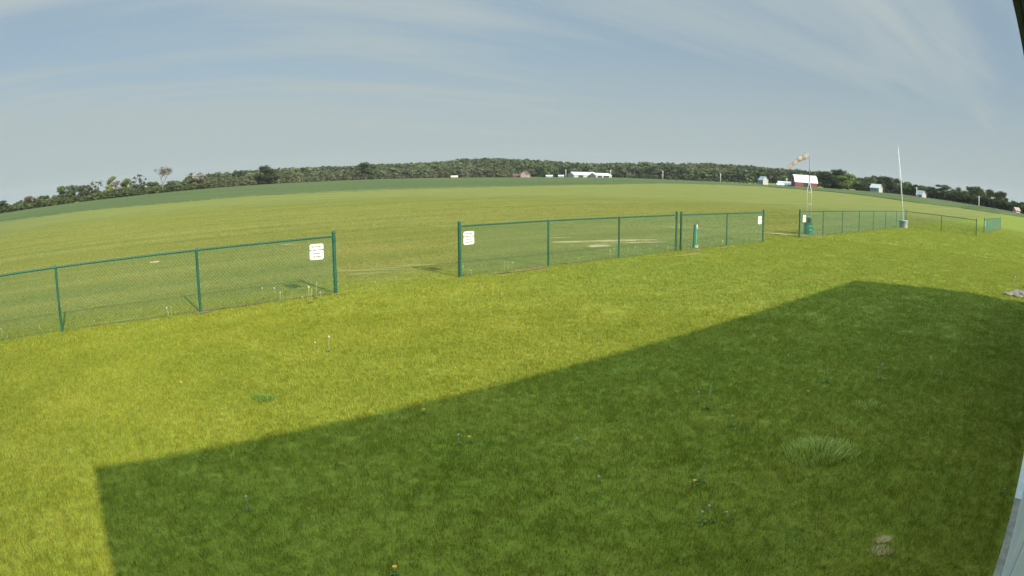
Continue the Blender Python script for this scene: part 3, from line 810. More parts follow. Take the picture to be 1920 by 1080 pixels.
# ------------------------------------------------------------------ white leaning pole with its tub
FB = gnd(1693.5, 427.5); FD = math.hypot(FB.x, FB.y)
def pt_at(x, y, D):
    d = ray(x, y); s = D/math.hypot(d[0], d[1]); return Vector((d[0]*s, d[1]*s, H_CAM+d[2]*s))
fp = empty("flagpole", FB, 0, label="tall thin white pole leaning slightly left behind the fence corner", cat="flagpole")
topp = pt_at(1683.5, 272, FD)-FB
m = MB(); m.tube([(0, 0, .1), tuple(topp*.45), tuple(topp*.97)], [.038, .032, .020], 10); m.build('pole', simple('grey_white_paint', (0.50, 0.50, 0.48), 0.5), fp, True)
m = MB(); m.tube([tuple(topp*.97), tuple(topp*1.01)], [.035, .0], 10); m.build('finial', simple("pole_tip", (.55, .55, .55), .3, .4), fp, True)
m = MB(); m.tube([tuple(topp*.93+Vector((-.05, 0, 0))), tuple(topp*.6+Vector((-.12, 0, 0))), tuple(topp*.3+Vector((-.06, 0, 0)))], .006, 5); m.build('rope', M_wpvc, fp, True)
tb = empty("concrete_tub", FB+Vector((.02, .04, 0)), 0, label="pale blue-grey tub round the foot of the white pole", cat="tub")
m = MB(); m.lathe([(0, 0), (.33, 0), (.36, .04), (.38, .50), (.40, .51), (.40, .56), (.35, .56), (.34, .48), (0, .46)], 24); m.build('body', simple("tub_plastic", (0.26, 0.32, 0.35), 0.6, var=0.12), tb, True)

# ------------------------------------------------------------------ clubhouse that carries the camera
M_siding = None
def siding_mat():
    m, b = mat_new("white_siding")
    tc = b.n('ShaderNodeTexCoord'); o = tc.outputs['Object']
    s = b.n('ShaderNodeSeparateXYZ'); b.put(s.inputs[0], o)
    rib = b.math('FRACT', b.math('MULTIPLY', s.outputs[0], 4.4)); h = b.mapr(rib, .0, .1, 1, 0)
    nz = b.noise(o, 3, 5, .6)
    c = b.mix(b.mapr(nz, .4, .75, 0, .35), (0.72, 0.72, 0.71), (0.55, 0.54, 0.52))
    p = b.n('ShaderNodeBsdfPrincipled', ins={'Base Color': c, 'Roughness': .45})
    bp = b.n('ShaderNodeBump', ins={'Strength': .7, 'Distance': .012, 'Height': h}); b.put(p.inputs['Normal'], bp)
    return finish(m, b, p)
M_siding = siding_mat()
M_dark = simple("dark_trim", (0.035, 0.032, 0.032), 0.55, var=0.2)
M_roof = simple("metal_roof", (0.23, 0.24, 0.25), 0.45, 0.4, var=0.12)
ch = empty("clubhouse", (0, 0, 0), UANG, label="white-sided clubhouse whose wall foot and dark eave show at the right edge", cat="building")
# local frame: x along the wall (u), y away from the wall (n)
WN, EV = -.36, .022
m = MB(); poly = [(-.33, WN), (15.9, WN), (17.0, -5.2), (17.0, -10.0), (-.33, -10.0)]  # unseen far end is skewed only to slant the shadow's right edge
k = len(poly); m.add([(x, y, 0.02) for x, y in poly]+[(x, y, 2.93) for x, y in poly], [tuple(range(k)), tuple(range(2*k-1, k-1, -1))]+[(i, (i+1) % k, (i+1) % k+k, i+k) for i in range(k)])
m.build('wall', M_siding, ch)
m = MB()   # roof shell with two slopes
for (y0, z0, y1, z1) in ((EV-.02, 3.03, -5.2, 4.35), (-10.4, 3.03, -5.2, 4.35)):
    x1a = 16.02 if y0 > -1 else 17.15  # eave end follows the skew made for the shadow edge
    x1b = 17.15
    m.add([(-.33, y0, z0), (x1a, y0, z0), (x1b, y1, z1), (-.33, y1, z1), (-.33, y0, z0+.05), (x1a, y0, z0+.05), (x1b, y1, z1+.05), (-.33, y1, z1+.05)],
          [(0, 1, 2, 3), (4, 7, 6, 5), (0, 4, 5, 1), (1, 5, 6, 2), (2, 6, 7, 3), (3, 7, 4, 0)])
m.add([(-.32, -.4, 2.9), (-.32, -10, 2.9), (-.32, -5.2, 4.3), (-.28, -.4, 2.9), (-.28, -10, 2.9), (-.28, -5.2, 4.3)], [(0, 1, 2), (5, 4, 3), (0, 3, 4, 1), (1, 4, 5, 2), (2, 5, 3, 0)])
m.build('roof', M_roof, ch)
m = MB(); m.box((-.33, EV-.03, 2.985), (16.02, EV, 3.085)); m.build('fascia', M_dark, ch)
m = MB(); m.box((-.33, WN+.004, 2.965), (16.0, EV-.034, 2.985)); m.build('soffit', M_dark, ch)
m = MB(); m.box((3.2, WN+.002, .02), (3.42, WN+.03, 2.3)); m.build('door_trim', simple("white_trim", (0.78, 0.78, 0.77), 0.4, var=0.04), ch)
sl = simple("concrete_slab", (0.30, 0.27, 0.22), 0.9, var=0.25, scale=8, bump=.4)
sl2 = simple("pale_concrete", (0.62, 0.62, 0.63), 0.85, var=0.1, scale=8, bump=.3)
m = MB(); m.box((-.6, WN-.6, -.1), (5.155, -.285, .018)); m.build('concrete_strip', sl, ch)['label'] = "brownish concrete strip along the wall foot"
m = MB(); m.box((5.175, WN-.6, -.1), (16.0, -.285, .024)); m.build('concrete_strip', sl2, ch)['label'] = "pale concrete strip along the wall foot"
# ------------------------------------------------------------------ stones and weeds by the far corner of the lawn
M_stone = simple("pale_stone", (0.17, 0.14, 0.115), 0.9, var=0.3, scale=5, bump=.5)
r = random.Random(8)
STN = [(1893, 554, .17, "flat pale stone, leftmost of the heap at the right edge"), (1903, 553, .20, "pale stone in the middle of the heap at the right edge"),
       (1912, 551, .22, "large pinkish stone at the back of the heap at the right edge"), (1917, 556, .20, "stone at the front right of the heap at the right edge"), (1908, 557, .14, "small pale stone in front of the heap at the right edge")]
for i, (x, y, R, l) in enumerate(STN):
    bm = bmesh.new(); bmesh.ops.create_icosphere(bm, subdivisions=2, radius=1)
    for v in bm.verts: v.co *= 1+r.uniform(-.16, .16)
    bmesh.ops.scale(bm, vec=(R*1.5, R, R*.38), verts=bm.verts); me = bpy.data.meshes.new('stone'); bm.to_mesh(me); bm.free()
    o = new_obj("stone", me, None, M_stone); g_ = gnd(x, y); o.location = (g_.x, g_.y, R*.18); o.rotation_euler = (0, 0, r.random()*3)
    tag(o, l, "stone", "stones at the corner of the lawn")
row([(1898, 549, .35), (1903, 548, .4), (1906, 549, .45), (1918, 541, .5), (1892, 550, .3)], "tall weed stalk by the stones at the right edge")

# ------------------------------------------------------------------ trees
def leaf_mat(name, base, lit_col, trans=.38):
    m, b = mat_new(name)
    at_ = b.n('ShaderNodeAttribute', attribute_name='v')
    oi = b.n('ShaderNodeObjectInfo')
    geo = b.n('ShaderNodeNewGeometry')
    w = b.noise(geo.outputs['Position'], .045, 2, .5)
    c = b.mix(at_.outputs['Fac'], base, lit_col)
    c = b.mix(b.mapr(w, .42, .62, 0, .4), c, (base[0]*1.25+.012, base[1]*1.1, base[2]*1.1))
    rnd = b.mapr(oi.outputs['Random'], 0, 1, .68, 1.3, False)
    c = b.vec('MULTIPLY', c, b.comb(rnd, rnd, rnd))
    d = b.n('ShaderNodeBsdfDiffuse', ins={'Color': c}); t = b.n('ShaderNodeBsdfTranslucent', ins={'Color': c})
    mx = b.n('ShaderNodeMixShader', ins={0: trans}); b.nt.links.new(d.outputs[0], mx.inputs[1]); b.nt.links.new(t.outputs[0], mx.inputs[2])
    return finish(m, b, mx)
ML_dark = leaf_mat("dark_foliage", (0.030, 0.048, 0.022), (0.066, 0.086, 0.037))
ML_mid = leaf_mat("green_foliage", (0.054, 0.078, 0.032), (0.096, 0.122, 0.050))
ML_yel = leaf_mat("yellow_green_foliage", (0.075, 0.105, 0.025), (0.15, 0.19, 0.05))
ML_brown = leaf_mat("budding_foliage", (0.10, 0.082, 0.05), (0.17, 0.15, 0.09))
ML_grey = leaf_mat("grey_green_foliage", (0.075, 0.090, 0.050), (0.118, 0.132, 0.074))
M_bark = simple("bark", (0.13, 0.11, 0.09), 0.9, var=0.3, scale=2)
def lobes_for(kind, r):
    L = []
    if kind == 'broad':
        for i in range(38):
            a = r.random()*6.28; q = r.random()**.7*.38; z = r.uniform(.06, .88); s = (1-abs(z-.40)*.95)
            L.append(((math.cos(a)*q*s*1.1, math.sin(a)*q*s*1.1, z), (r.uniform(.10, .19), r.uniform(.10, .19), r.uniform(.08, .15))))
    elif kind == 'dome':
        for i in range(22):
            a = r.random()*6.28; z = r.uniform(.12, .86); s = math.sqrt(max(.05, 1-((z-.3)/.65)**2)); q = r.random()**.4*.38*s
            L.append(((math.cos(a)*q, math.sin(a)*q, z), (r.uniform(.12, .18), r.uniform(.12, .18), r.uniform(.09, .14))))
    elif kind == 'tall':
        for i in range(11):
            z = .14+.78*i/10; a = r.random()*6.28; q = r.uniform(0, .17)
            L.append(((math.cos(a)*q, math.sin(a)*q, z), (r.uniform(.10, .18), r.uniform(.10, .18), r.uniform(.06, .10))))
    elif kind == 'airy':
        for i in range(40):
            z = r.uniform(.12, .94); a = r.random()*6.28; q = r.random()**.5*.36*(1-abs(z-.62)*1.1)
            L.append(((math.cos(a)*q, math.sin(a)*q, z), (r.uniform(.05, .12), r.uniform(.05, .12), r.uniform(.04, .09))))
    elif kind == 'bush':
        for i in range(10):
            a = r.random()*6.28; q = r.random()*.36; z = r.uniform(.12, .72)
            L.append(((math.cos(a)*q, math.sin(a)*q, z), (r.uniform(.15, .22), r.uniform(.15, .22), r.uniform(.16, .26))))
    return L
def crown_arrays(kind, seed, nleaf, ls):
    r = random.Random(seed); L = lobes_for(kind, r); g_ = np.random.default_rng(seed)
    vs, fs, va = [], [], []
    wts = [a[1][0]**2 for a in L]
    for i in range(nleaf):
        (c, R) = r.choices(L, wts)[0]
        d = g_.normal(size=3); d /= np.linalg.norm(d); rr = g_.random()**.25
        if kind == 'airy': rr = abs(g_.normal())*.85
        p = np.array(c)+d*np.array(R)*rr*(1+.15*g_.normal())
        if p[2] < .03: p[2] = .03+.05*g_.random()
        nrm = d*1.7+g_.normal(size=3)*.4+np.array([0, 0, .3]); nrm /= np.linalg.norm(nrm)
        a = np.cross(nrm, g_.normal(size=3)); a /= np.linalg.norm(a); b_ = np.cross(nrm, a)
        s = ls*(.5+g_.random()); k = len(vs)
        for ang in (0, 1.3, 2.4, 3.6, 5.0):
            q = p+(a*math.cos(ang)+b_*math.sin(ang))*s*(.6+.7*g_.random()); vs.append(tuple(q))
        fs.append((k, k+1, k+2, k+3, k+4)); v = min(1, max(0, .25+.3*g_.random()+.35*(nrm[2]))); va += [v]*5  # upward-facing leaves coloured lighter, as if lit from above
    return vs, fs, va, L
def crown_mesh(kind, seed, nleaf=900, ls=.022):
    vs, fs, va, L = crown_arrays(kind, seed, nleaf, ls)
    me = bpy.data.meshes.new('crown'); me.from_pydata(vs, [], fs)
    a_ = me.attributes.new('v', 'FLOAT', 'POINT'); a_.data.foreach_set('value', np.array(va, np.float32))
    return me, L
def trunk_mesh(L, seed, kind):
    r = random.Random(seed+99); m = MB(); top = .8 if kind != 'bush' else .5
    m.tube([(0, 0, -.04), (r.uniform(-.01, .01), 0, .15), (r.uniform(-.02, .02), r.uniform(-.02, .02), .4), (0, 0, top)], [.030, .022, .016, .004], 7)
    for (c, R) in L[:9]:
        z0 = min(max(.12, c[2]*.45), top-.1); m.tube([(0, 0, z0), (c[0]*.5, c[1]*.5, (z0+c[2])/2+.01), c], [.011, .007, .002], 5)
    return m.mesh('trunk', True)
def bare_tree_mesh(seed):
    r = random.Random(seed); m = MB(); tips = []
    def br(p, d, L, R, dep):
        e = p+d*L; mid = p+d*L*.5+Vector((r.uniform(-1, 1), r.uniform(-1, 1), 0))*L*.06
        m.tube([p, mid, e], [R, R*.8, R*.6], 5 if dep < 2 else 3, False)
        if dep >= 5: tips.append(e); return
        for i in range(r.choice((2, 3, 3)) if dep else 3):
            ax = Vector((r.uniform(-1, 1), r.uniform(-1, 1), r.uniform(-.35, .75))); nd = (d*r.uniform(.6, 1.1)+ax*(.75 if dep else .55)).normalized()
            br(e, nd, L*r.uniform(.55, .85), R*.6, dep+1)
    br(Vector((0, 0, -.03)), Vector((0.03, 0, 1)).normalized(), .30, .020, 0)
    g_ = np.random.default_rng(seed); vs, fs, va = [], [], []
    for t in tips:
        for j in range(9):
            p = np.array(t)+g_.normal(size=3)*.022; k = len(vs)
            for q in range(3): vs.append(tuple(p+g_.normal(size=3)*.009))
            fs.append((k, k+1, k+2)); va += [g_.random()]*3
    zt = max(t.z for t in tips)
    tm = m.mesh('trunk'); cm = bpy.data.meshes.new('crown'); cm.from_pydata(vs, [], fs)
    a_ = cm.attributes.new('v', 'FLOAT', 'POINT'); a_.data.foreach_set('value', np.array(va, np.float32))
    for me in (tm, cm): me.transform(Matrix.Scale(1/zt, 4))
    return cm, tm
TREE_MESH = {}
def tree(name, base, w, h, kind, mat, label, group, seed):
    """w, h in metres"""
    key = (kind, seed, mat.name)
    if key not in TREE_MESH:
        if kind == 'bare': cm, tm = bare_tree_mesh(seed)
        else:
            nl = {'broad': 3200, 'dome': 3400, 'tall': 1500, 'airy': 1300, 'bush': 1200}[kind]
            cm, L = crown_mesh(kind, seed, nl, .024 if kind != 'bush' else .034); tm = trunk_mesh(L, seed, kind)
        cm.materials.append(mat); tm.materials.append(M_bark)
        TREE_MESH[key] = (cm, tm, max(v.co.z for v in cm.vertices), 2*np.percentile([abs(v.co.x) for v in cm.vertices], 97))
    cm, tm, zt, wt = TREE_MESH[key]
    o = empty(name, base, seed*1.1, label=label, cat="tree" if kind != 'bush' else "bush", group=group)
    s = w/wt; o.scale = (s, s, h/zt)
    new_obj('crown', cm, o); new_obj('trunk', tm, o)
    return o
def px_tree(x, ytop, wpx, kind, mat, label, group, seed, D=None, name="deciduous_tree", dD=0):
    y = float(np.interp(x, [q[0] for q in BASE], [q[1] for q in BASE]))
    d = ray(x, y); a = math.atan2(d[0], d[1]); D = (D or Dof(a)+8)+dD
    p = at(x, D); h = pxh(x, ytop, D)-p.z
    return tree(name, p, wpx/F_PX*D*1.02, h, kind, mat, label, group, seed)
# hedgerow on the left: each tree told apart
HL = "hedgerow trees on the left"
LEFT = [(4, 375, 26, 'broad', ML_dark, 1, "dark tree cut by the left edge of the picture"), (24, 382, 16, 'bush', ML_mid, 2, "low round tree second from the left edge"),
        (40, 379, 18, 'bush', ML_grey, 3, "low grey-green tree third from the left edge"), (56, 367, 22, 'broad', ML_brown, 4, "reddish budding tree near the left edge"),
        (68, 371, 16, 'broad', ML_mid, 5, "small green tree right of the reddish budding tree"), (81, 365, 24, 'broad', ML_mid, 6, "rounded green tree before the tall dark clump"),
        (103, 366, 22, 'broad', ML_mid, 1, "green tree at the left foot of the tall clump"), (118, 346, 24, 'broad', ML_mid, 7, "tallest tree at the left end of the tall clump"),
        (136, 345, 24, 'broad', ML_mid, 2, "round-topped tree in the middle of the tall clump"), (152, 347, 22, 'broad', ML_grey, 3, "grey-green tree in the tall clump"),
        (165, 346, 18, 'tall', ML_mid, 1, "slim tree near the right of the tall clump"), (180, 337, 24, 'airy', ML_mid, 2, "airy open tree with sky showing under its crown"),
        (207, 330, 16, 'tall', ML_yel, 3, "tall thin bright green tree with a bare stem"), (218, 338, 16, 'airy', ML_brown, 4, "brownish airy tree beside the thin bright green one"),
        (237, 334, 24, 'broad', ML_yel, 8, "full light green tree left of the slender dark one"), (263, 325, 18, 'airy', ML_dark, 5, "slender dark tree rising above the hedgerow"),
        (256, 345, 26, 'broad', ML_mid, 5, "green tree under the slender dark one"), (285, 339, 24, 'broad', ML_mid, 6, "green tree left of the bare branching tree"),
        (305, 310, 46, 'bare', ML_brown, 7, "tall brown nearly bare tree with spreading branches"), (325, 337, 24, 'broad', ML_grey, 7, "low grey-green tree right of the bare branching tree"),
        (350, 330, 14, 'tall', ML_yel, 8, "narrow green tree left of the budding airy tree"), (367, 322, 26, 'airy', ML_brown, 9, "brown-green budding tree rising above the hedgerow"),
        (366, 335, 28, 'broad', ML_mid, 8, "green tree under the brown-green budding one"), (342, 340, 20, 'broad', ML_grey, 4, "low tree between the bare tree and the narrow green one")]
for i, (x, y, w, k, mt, s, l) in enumerate(LEFT): px_tree(x, y, w*1.12, k, mt, l, HL, s, dD=(i % 3)*5, name="deciduous_tree" if k != 'bare' else "bare_tree")
px_tree(497, 309, 34, 'broad', ML_dark, "tall open-crowned dark tree left of centre", HL, 17, dD=-20)
px_tree(508, 316, 28, 'broad', ML_mid, "green tree leaning against the tall open-crowned one", HL, 12, dD=-14)
px_tree(686, 303, 38, 'dome', ML_dark, "big dark full tree standing out before the wood", "trees before the wood", 13, D=520)
px_tree(702, 318, 22, 'broad', ML_mid, "lighter tree at the right foot of the big dark one", "trees before the wood", 12, D=525)
HR = "trees around the farms on the right"
RIGHT = [(1547, 320, 34, 'broad', ML_mid, 3, "round tree just right of the red barn"), (1574, 315, 28, 'broad', ML_dark, 6, "tallest round-topped tree right of the barn"),
         (1563, 330, 30, 'broad', ML_dark, 7, "dark tree between the two tall ones by the barn"), (1591, 325, 40, 'dome', ML_yel, 14, "yellow-green willow-like tree right of the barn"),
         (1613, 338, 26, 'broad', ML_mid, 1, "lower green tree right of the yellow-green one"), (1630, 342, 22, 'broad', ML_grey, 2, "grey-green tree behind the small white house"),
         (1645, 343, 18, 'broad', ML_mid, 5, "green tree between the white house and the dark tree"), (1662, 330, 36, 'dome', ML_dark, 13, "left half of the big dark tree left of the white pole"),
         (1682, 334, 36, 'dome', ML_dark, 15, "right half of the big dark tree by the white pole"), (1708, 349, 24, 'broad', ML_mid, 8, "tree right of the white pole"),
         (1726, 347, 26, 'broad', ML_mid, 4, "tree behind the small dark-roofed house"), (1745, 348, 24, 'broad', ML_grey, 7, "grey-green tree right of the dark-roofed house"),
         (1764, 346, 20, 'tall', ML_grey, 1, "slim grey tree, left one of the slim pair"), (1775, 346, 20, 'tall', ML_grey, 3, "slim grey tree, right one of the slim pair"),
         (1793, 350, 26, 'broad', ML_grey, 5, "round grey-green tree right of the slim pair"), (1808, 356, 20, 'broad', ML_mid, 2, "low green tree between two taller ones on the right"),
         (1821, 349, 22, 'broad', ML_dark, 3, "tall dark tree in the right-hand row, left peak"), (1831, 348, 20, 'broad', ML_dark, 8, "tall dark tree in the right-hand row, right peak"),
         (1843, 353, 22, 'broad', ML_mid, 1, "green tree right of the two dark peaks"), (1854, 354, 22, 'broad', ML_dark, 4, "dark tree fourth from the right end of the row"),
         (1868, 358, 24, 'broad', ML_mid, 6, "green tree third from the right end of the row"), (1880, 358, 24, 'dome', ML_dark, 13, "dark domed tree second from the right end of the row"),
         (1896, 375, 24, 'broad', ML_mid, 5, "low green tree where the right-hand row ends"), (1918, 377, 20, 'broad', ML_dark, 7, "dark tree cut by the right edge of the picture")]
for i, (x, y, w, k, mt, s, l) in enumerate(RIGHT): px_tree(x, y, w*1.15, k, mt, l, HR, s, dD=10+(i % 3)*7)

# hedge undergrowth: bushes nobody could count, one object each side
def mass(name, spots, kinds, mat, label, cat, seed, nleaf=160, ls=.05):
    tiles = []
    for i, k in enumerate(kinds):
        vs, fs, va, L = crown_arrays(k, seed*7+i, nleaf, ls); tiles.append((vs, fs, va))
    r = np.random.default_rng(seed)
    pts = [s[0] for s in spots]; scl = np.array([(s[1], s[1], s[2]) for s in spots]); rot = r.random(len(spots))*6.28; tid = r.integers(len(kinds), size=len(spots))
    o = scatter_object(name, tiles, pts, rot, scl, tid, mat)
    return tag(o, label, cat, kind='stuff')
r = random.Random(21)
def strip(x0, x1, hpx, step, D0=6, rows=3):
    S = []; x = x0
    while x < x1:
        for k in range(rows):
            xx = x+r.uniform(-3, 3); y = float(np.interp(xx, [q[0] for q in BASE], [q[1] for q in BASE])); dd = ray(xx, y)
            D = Dof(math.atan2(dd[0], dd[1]))+D0+k*5; p = at(xx, D); h = hpx(xx)/F_PX*D*r.uniform(.6, 1.3)*(1+.12*k); w = h*r.uniform(.9, 1.5)
            S.append((p, w*1.2, h))
        x += step
    return S
mass("hedge_undergrowth", strip(-20, 470, lambda x: 13 if x < 380 else 12, 5), ['bush', 'bush', 'broad'], ML_mid, "dense green undergrowth beneath the left hedgerow", "undergrowth", 3, 220, .07)
mass("hedge_undergrowth", strip(380, 960, lambda x: 15, 5, rows=4), ['bush', 'broad', 'bush'], ML_grey, "scrubby trees along the far field edge left of centre", "undergrowth", 4, 220, .07)
mass("hedge_undergrowth", strip(1690, 1930, lambda x: 17, 5, rows=2), ['bush', 'broad'], ML_dark, "dark undergrowth beneath the right-hand trees", "undergrowth", 5, 220, .07)
mass("hedge_undergrowth", strip(1170, 1425, lambda x: 9, 8, rows=1), ['bush', 'bush'], ML_mid, "low bushes along the far road", "undergrowth", 6, 200, .05)

# the far wood on the rise
def wood():
    S = []
    a0, a1 = math.atan2(*ray(390, 347)[:2]), math.atan2(*ray(1700, 366)[:2])
    rr = random.Random(33)
    R = 600.0
    while R < 960:
        a = a0
        while a < a1:
            aa = a+rr.uniform(-.4, .4)*8.0/R; rad_ = R+rr.uniform(-5, 5)
            D = Dof(aa)
            if rad_ > max(D+22, 500) and not (D < 560 and rad_ < D+60):
                X, Y = rad_*math.sin(aa), rad_*math.cos(aa); h = rr.uniform(9.5, 16.0); w = rr.uniform(10, 17)
                S.append((Vector((X, Y, terrain(X, Y)-1)), w*1.15, h))
            a += 10.5/R
        R += 11 if R < 700 else 13
    S2 = [s for i, s in enumerate(S) if i % 3 == 0]; S1 = [s for i, s in enumerate(S) if i % 3 == 1]; S0 = [s for i, s in enumerate(S) if i % 3 == 2]
    mass("wood", S0, ['dome', 'broad', 'dome'], ML_mid, "green trees of the far wood on the rise", "wood", 8, 240, .075)
    mass("wood", S1, ['dome', 'broad', 'dome'], ML_grey, "grey-green trees of the far wood on the rise", "wood", 9, 240, .075)
    mass("wood", S2, ['dome', 'dome', 'broad'], ML_dark, "darker trees of the far wood on the rise", "wood", 10, 240, .075)
    print("wood", len(S))
wood()

# ------------------------------------------------------------------ farm buildings
M_red = simple("barn_red", (0.16, 0.035, 0.045), 0.8, var=0.2, scale=.6)
M_wroof = simple("white_metal_roof", (0.42, 0.435, 0.45), 0.45, var=0.06, scale=.3)
M_wwall = simple("white_wall", (0.27, 0.27, 0.26), 0.7, var=0.08, scale=.4)
M_gwall = simple("grey_wall", (0.34, 0.37, 0.42), 0.7, var=0.1, scale=.5)
M_pink = simple("pinkish_wall", (0.30, 0.21, 0.195), 0.8, var=0.1, scale=.5)
M_droof = simple("dark_shingles", (0.07, 0.065, 0.07), 0.8, var=0.15, scale=.5)
M_rroof = simple("dark_red_roof", (0.08, 0.04, 0.04), 0.8, var=0.15, scale=.5)
M_glass = simple("window_glass", (0.03, 0.04, 0.05), 0.15, var=0.1)
M_opening = simple("dark_doorway", (0.02, 0.02, 0.022), 0.8)
def building(name, x, ybase, D, L, dp, hw, hr, wall, roof, label, rot=0.0, gambrel=False, doors=(), windows=(), cat="building"):
    """L along local x (ridge direction), dp depth, wall height hw, ridge height hr"""
    p = at(x, D); yaw = -math.atan2(p.x, p.y)+rot
    o = empty(name, p, yaw, label=label, cat=cat, group="farm buildings beyond the field")
    m = MB()
    if gambrel: prof = [(-dp/2, -.5), (-dp/2, hw), (-dp*.30, hw+(hr-hw)*.68), (0, hr), (dp*.30, hw+(hr-hw)*.68), (dp/2, hw), (dp/2, -.5)]
    else: prof = [(-dp/2, -.5), (-dp/2, hw), (0, hr), (dp/2, hw), (dp/2, -.5)]
    k = len(prof)
    m.add([(-L/2, y, z) for y, z in prof]+[(L/2, y, z) for y, z in prof], [tuple(range(k)), tuple(range(2*k-1, k-1, -1))]+[(i, i+k, (i+1) % k+k, (i+1) % k) for i in range(k)])
    m.build('wall', wall, o)
    m = MB(); e = .35; rp = prof[1:-1]; t = .14
    rp = [(rp[0][0]-e, rp[0][1]-e*.5)]+rp[1:-1]+[(rp[-1][0]+e, rp[-1][1]-e*.5)]
    lo = [(y, z+.03) for y, z in rp]; hi = [(y, z+.03+t) for y, z in rp]; q = lo+hi[::-1]; k = len(q)
    m.add([(-L/2-e, y, z) for y, z in q]+[(L/2+e, y, z) for y, z in q], [tuple(range(k)), tuple(range(2*k-1, k-1, -1))]+[(i, i+k, (i+1) % k+k, (i+1) % k) for i in range(k)])
    m.build('roof', roof, o)
    for (cx, w, z0, z1) in doors:
        m = MB(); m.box((cx-w/2, -dp/2-.06, z0), (cx+w/2, -dp/2-.01, z1)); m.build('door', M_opening, o)
    for (cx, w, z0, z1) in windows:
        m = MB(); m.box((cx-w/2-.08, -dp/2-.05, z0-.08), (cx+w/2+.08, -dp/2-.012, z1+.08)); f = m.build('window', M_wwall, o)
        m = MB(); m.box((cx-w/2, -dp/2-.07, z0), (cx+w/2, -dp/2-.052, z1)); m.build('pane', M_glass, f)
    return o
building("barn", 1508, 354, 395, 15.2, 9, 2.9, 7.3, M_red, M_wroof, "long red barn with a white gambrel roof behind the windsock mast", rot=0.30, gambrel=True,
         doors=[(0.5, 4.6, 0, 2.5)], windows=[(-5, .8, 1.2, 2.0), (-3.4, .8, 1.2, 2.0), (4.6, .8, 1.2, 2.0)], cat="barn")
building("shed", 1471, 350, 400, 8.6, 6, 1.2, 2.9, M_wwall, M_wroof, "low white shed left of the red barn", rot=.1)
building("shed", 1463, 348, 388, 4.4, 4, .8, 1.7, M_wwall, M_wroof, "very low white shed at the left end beside the barn's shed", rot=.1)
building("farmhouse", 1431, 347, 470, 6, 5, 3.4, 6.0, M_wwall, M_gwall, "small white farmhouse half hidden by trees left of the barn", rot=-.9, windows=[(-1.4, .8, 1, 2.2), (1.2, .8, 1, 2.2)], cat="house")
building("farmhouse", 1556, 354, 430, 7, 6, 3.0, 5.2, M_gwall, M_droof, "grey house behind the trees right of the barn", windows=[(-2, .9, 1, 2.2), (1.6, .9, 1, 2.2)], cat="house")
building("farmhouse", 1643, 362, 372, 6.4, 5, 2.5, 4.6, M_wwall, M_wroof, "small house with a white roof beside the big dark tree", rot=-.5, windows=[(-1.8, .8, 1, 2), (.4, .8, 1, 2)], cat="house")
building("farmhouse", 1727, 369, 352, 5.0, 4, 1.5, 3.6, M_wwall, M_gwall, "small low house right of the white pole", rot=-.7, doors=[(.8, 1.2, 0, 1.3)], cat="house")
building("farmhouse", 985, 332, 600, 9, 6.5, 2.8, 6.2, M_pink, M_rroof, "pinkish gable house with a dark red roof left of the white sheds", rot=1.25, windows=[(-2, .9, 1, 2.2), (2, .9, 1, 2.2)], cat="house")
building("shed", 973, 332, 606, 11, 5, 1.6, 3.6, M_rroof, M_rroof, "low dark red outbuilding left of the pinkish house")
building("machine_shed", 1092, 333, 598, 24, 14, 2.4, 5.0, M_wwall, M_wroof, "large white machine shed, left one of the joined pair", rot=.45, doors=[(-5, 5, 0, 2.4), (6, 6, 0, 2.2)], cat="shed")
building("machine_shed", 1126, 333, 592, 17, 12, 2.1, 4.2, M_wwall, M_wroof, "white machine shed with open dark bays, right one of the pair", rot=.55, doors=[(-4.5, 4.5, 0, 2.0), (2.5, 6, 0, 2.1)], cat="shed")
building("shed", 1052, 332, 596, 5, 4, 1.3, 2.3, M_wwall, M_gwall, "tiny pale shed left of the large machine shed")
building("shed", 1030, 332, 600, 6, 4, 1.2, 2.2, M_wwall, M_gwall, "tiny grey-roofed shed between the pinkish house and the white sheds")
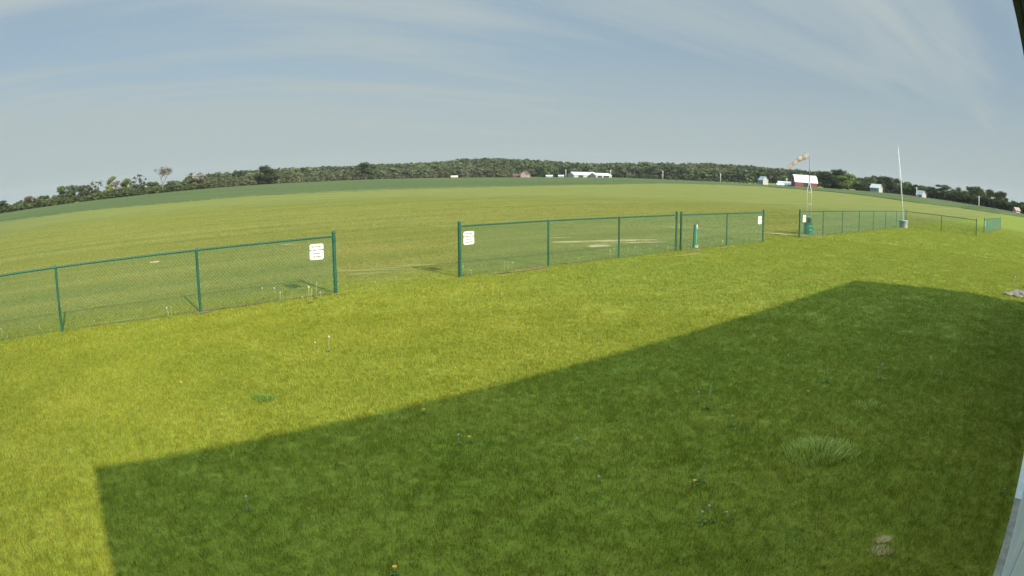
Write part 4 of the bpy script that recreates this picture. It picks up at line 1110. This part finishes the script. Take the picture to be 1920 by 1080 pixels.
building("shed", 852, 334, 590, 6, 4, 1.0, 1.9, M_wwall, simple("tan_roof", (.5, .42, .28), .8), "tiny tan-roofed shed at the foot of the wood")
building("shed", 1906, 399, 296, 3.0, 3, 1.2, 2.4, M_pink, M_pink, "small pinkish shed at the right end of the trees", rot=.6)

# wooden field gate rubbish heap seen as a pale speck on the left is left as bare ground; utility poles along the far road
M_pole = simple("weathered_pole", (0.50, 0.48, 0.44), 0.85, var=0.12)
M_ins = simple("insulator", (0.3, 0.3, 0.3), 0.3)
def upole(x, yt, D, label):
    p = at(x, D); h = pxh(x, yt, D)-p.z
    o = empty("utility_pole", p, -math.atan2(p.x, p.y), label=label, cat="utility pole", group="utility poles along the far road")
    m = MB(); m.tube([(0, 0, -.3), (0, 0, h)], [.24, .17], 8); m.build('pole', M_pole, o, True)
    m = MB(); m.box((-.85, -.06, h-.55), (.85, .06, h-.42)); m.build('crossarm', M_pole, o)
    for s in (-.75, 0, .75):
        m = MB(); m.lathe([(.05, h-.42), (.07, h-.36), (.03, h-.25), (0, h-.24)], 8, s, 0); m.build('insulator', M_ins, o)
upole(1061, 318, 590, "utility pole at the left end of the white machine sheds")
upole(1145, 318, 570, "utility pole at the right end of the white machine sheds")
upole(1243, 320, 560, "utility pole alone before the middle of the wood")
upole(1351, 325, 520, "utility pole before the right part of the wood")
upole(1475, 334, 384, "utility pole by the low white shed near the barn")
upole(1718.5, 351, 344, "utility pole beside the small low house")
upole(1835.5, 367, 305, "utility pole before the right-hand dark trees")

# ------------------------------------------------------------------ the air over the field
m, b = mat_new("haze_air")
pv = b.n('ShaderNodeVolumePrincipled', ins={'Color': (0.92, 0.95, 1.0, 1), 'Density': 0.00006, 'Anisotropy': 0.0})
o_ = b.n('ShaderNodeOutputMaterial'); b.nt.links.new(pv.outputs[0], o_.inputs['Volume'])
mb = MB(); mb.box((-1660, -1660, -1.5), (1660, 1660, 62))
tag(mb.build('haze', m), kind='stuff')
SC.cycles.volume_bounces = 0
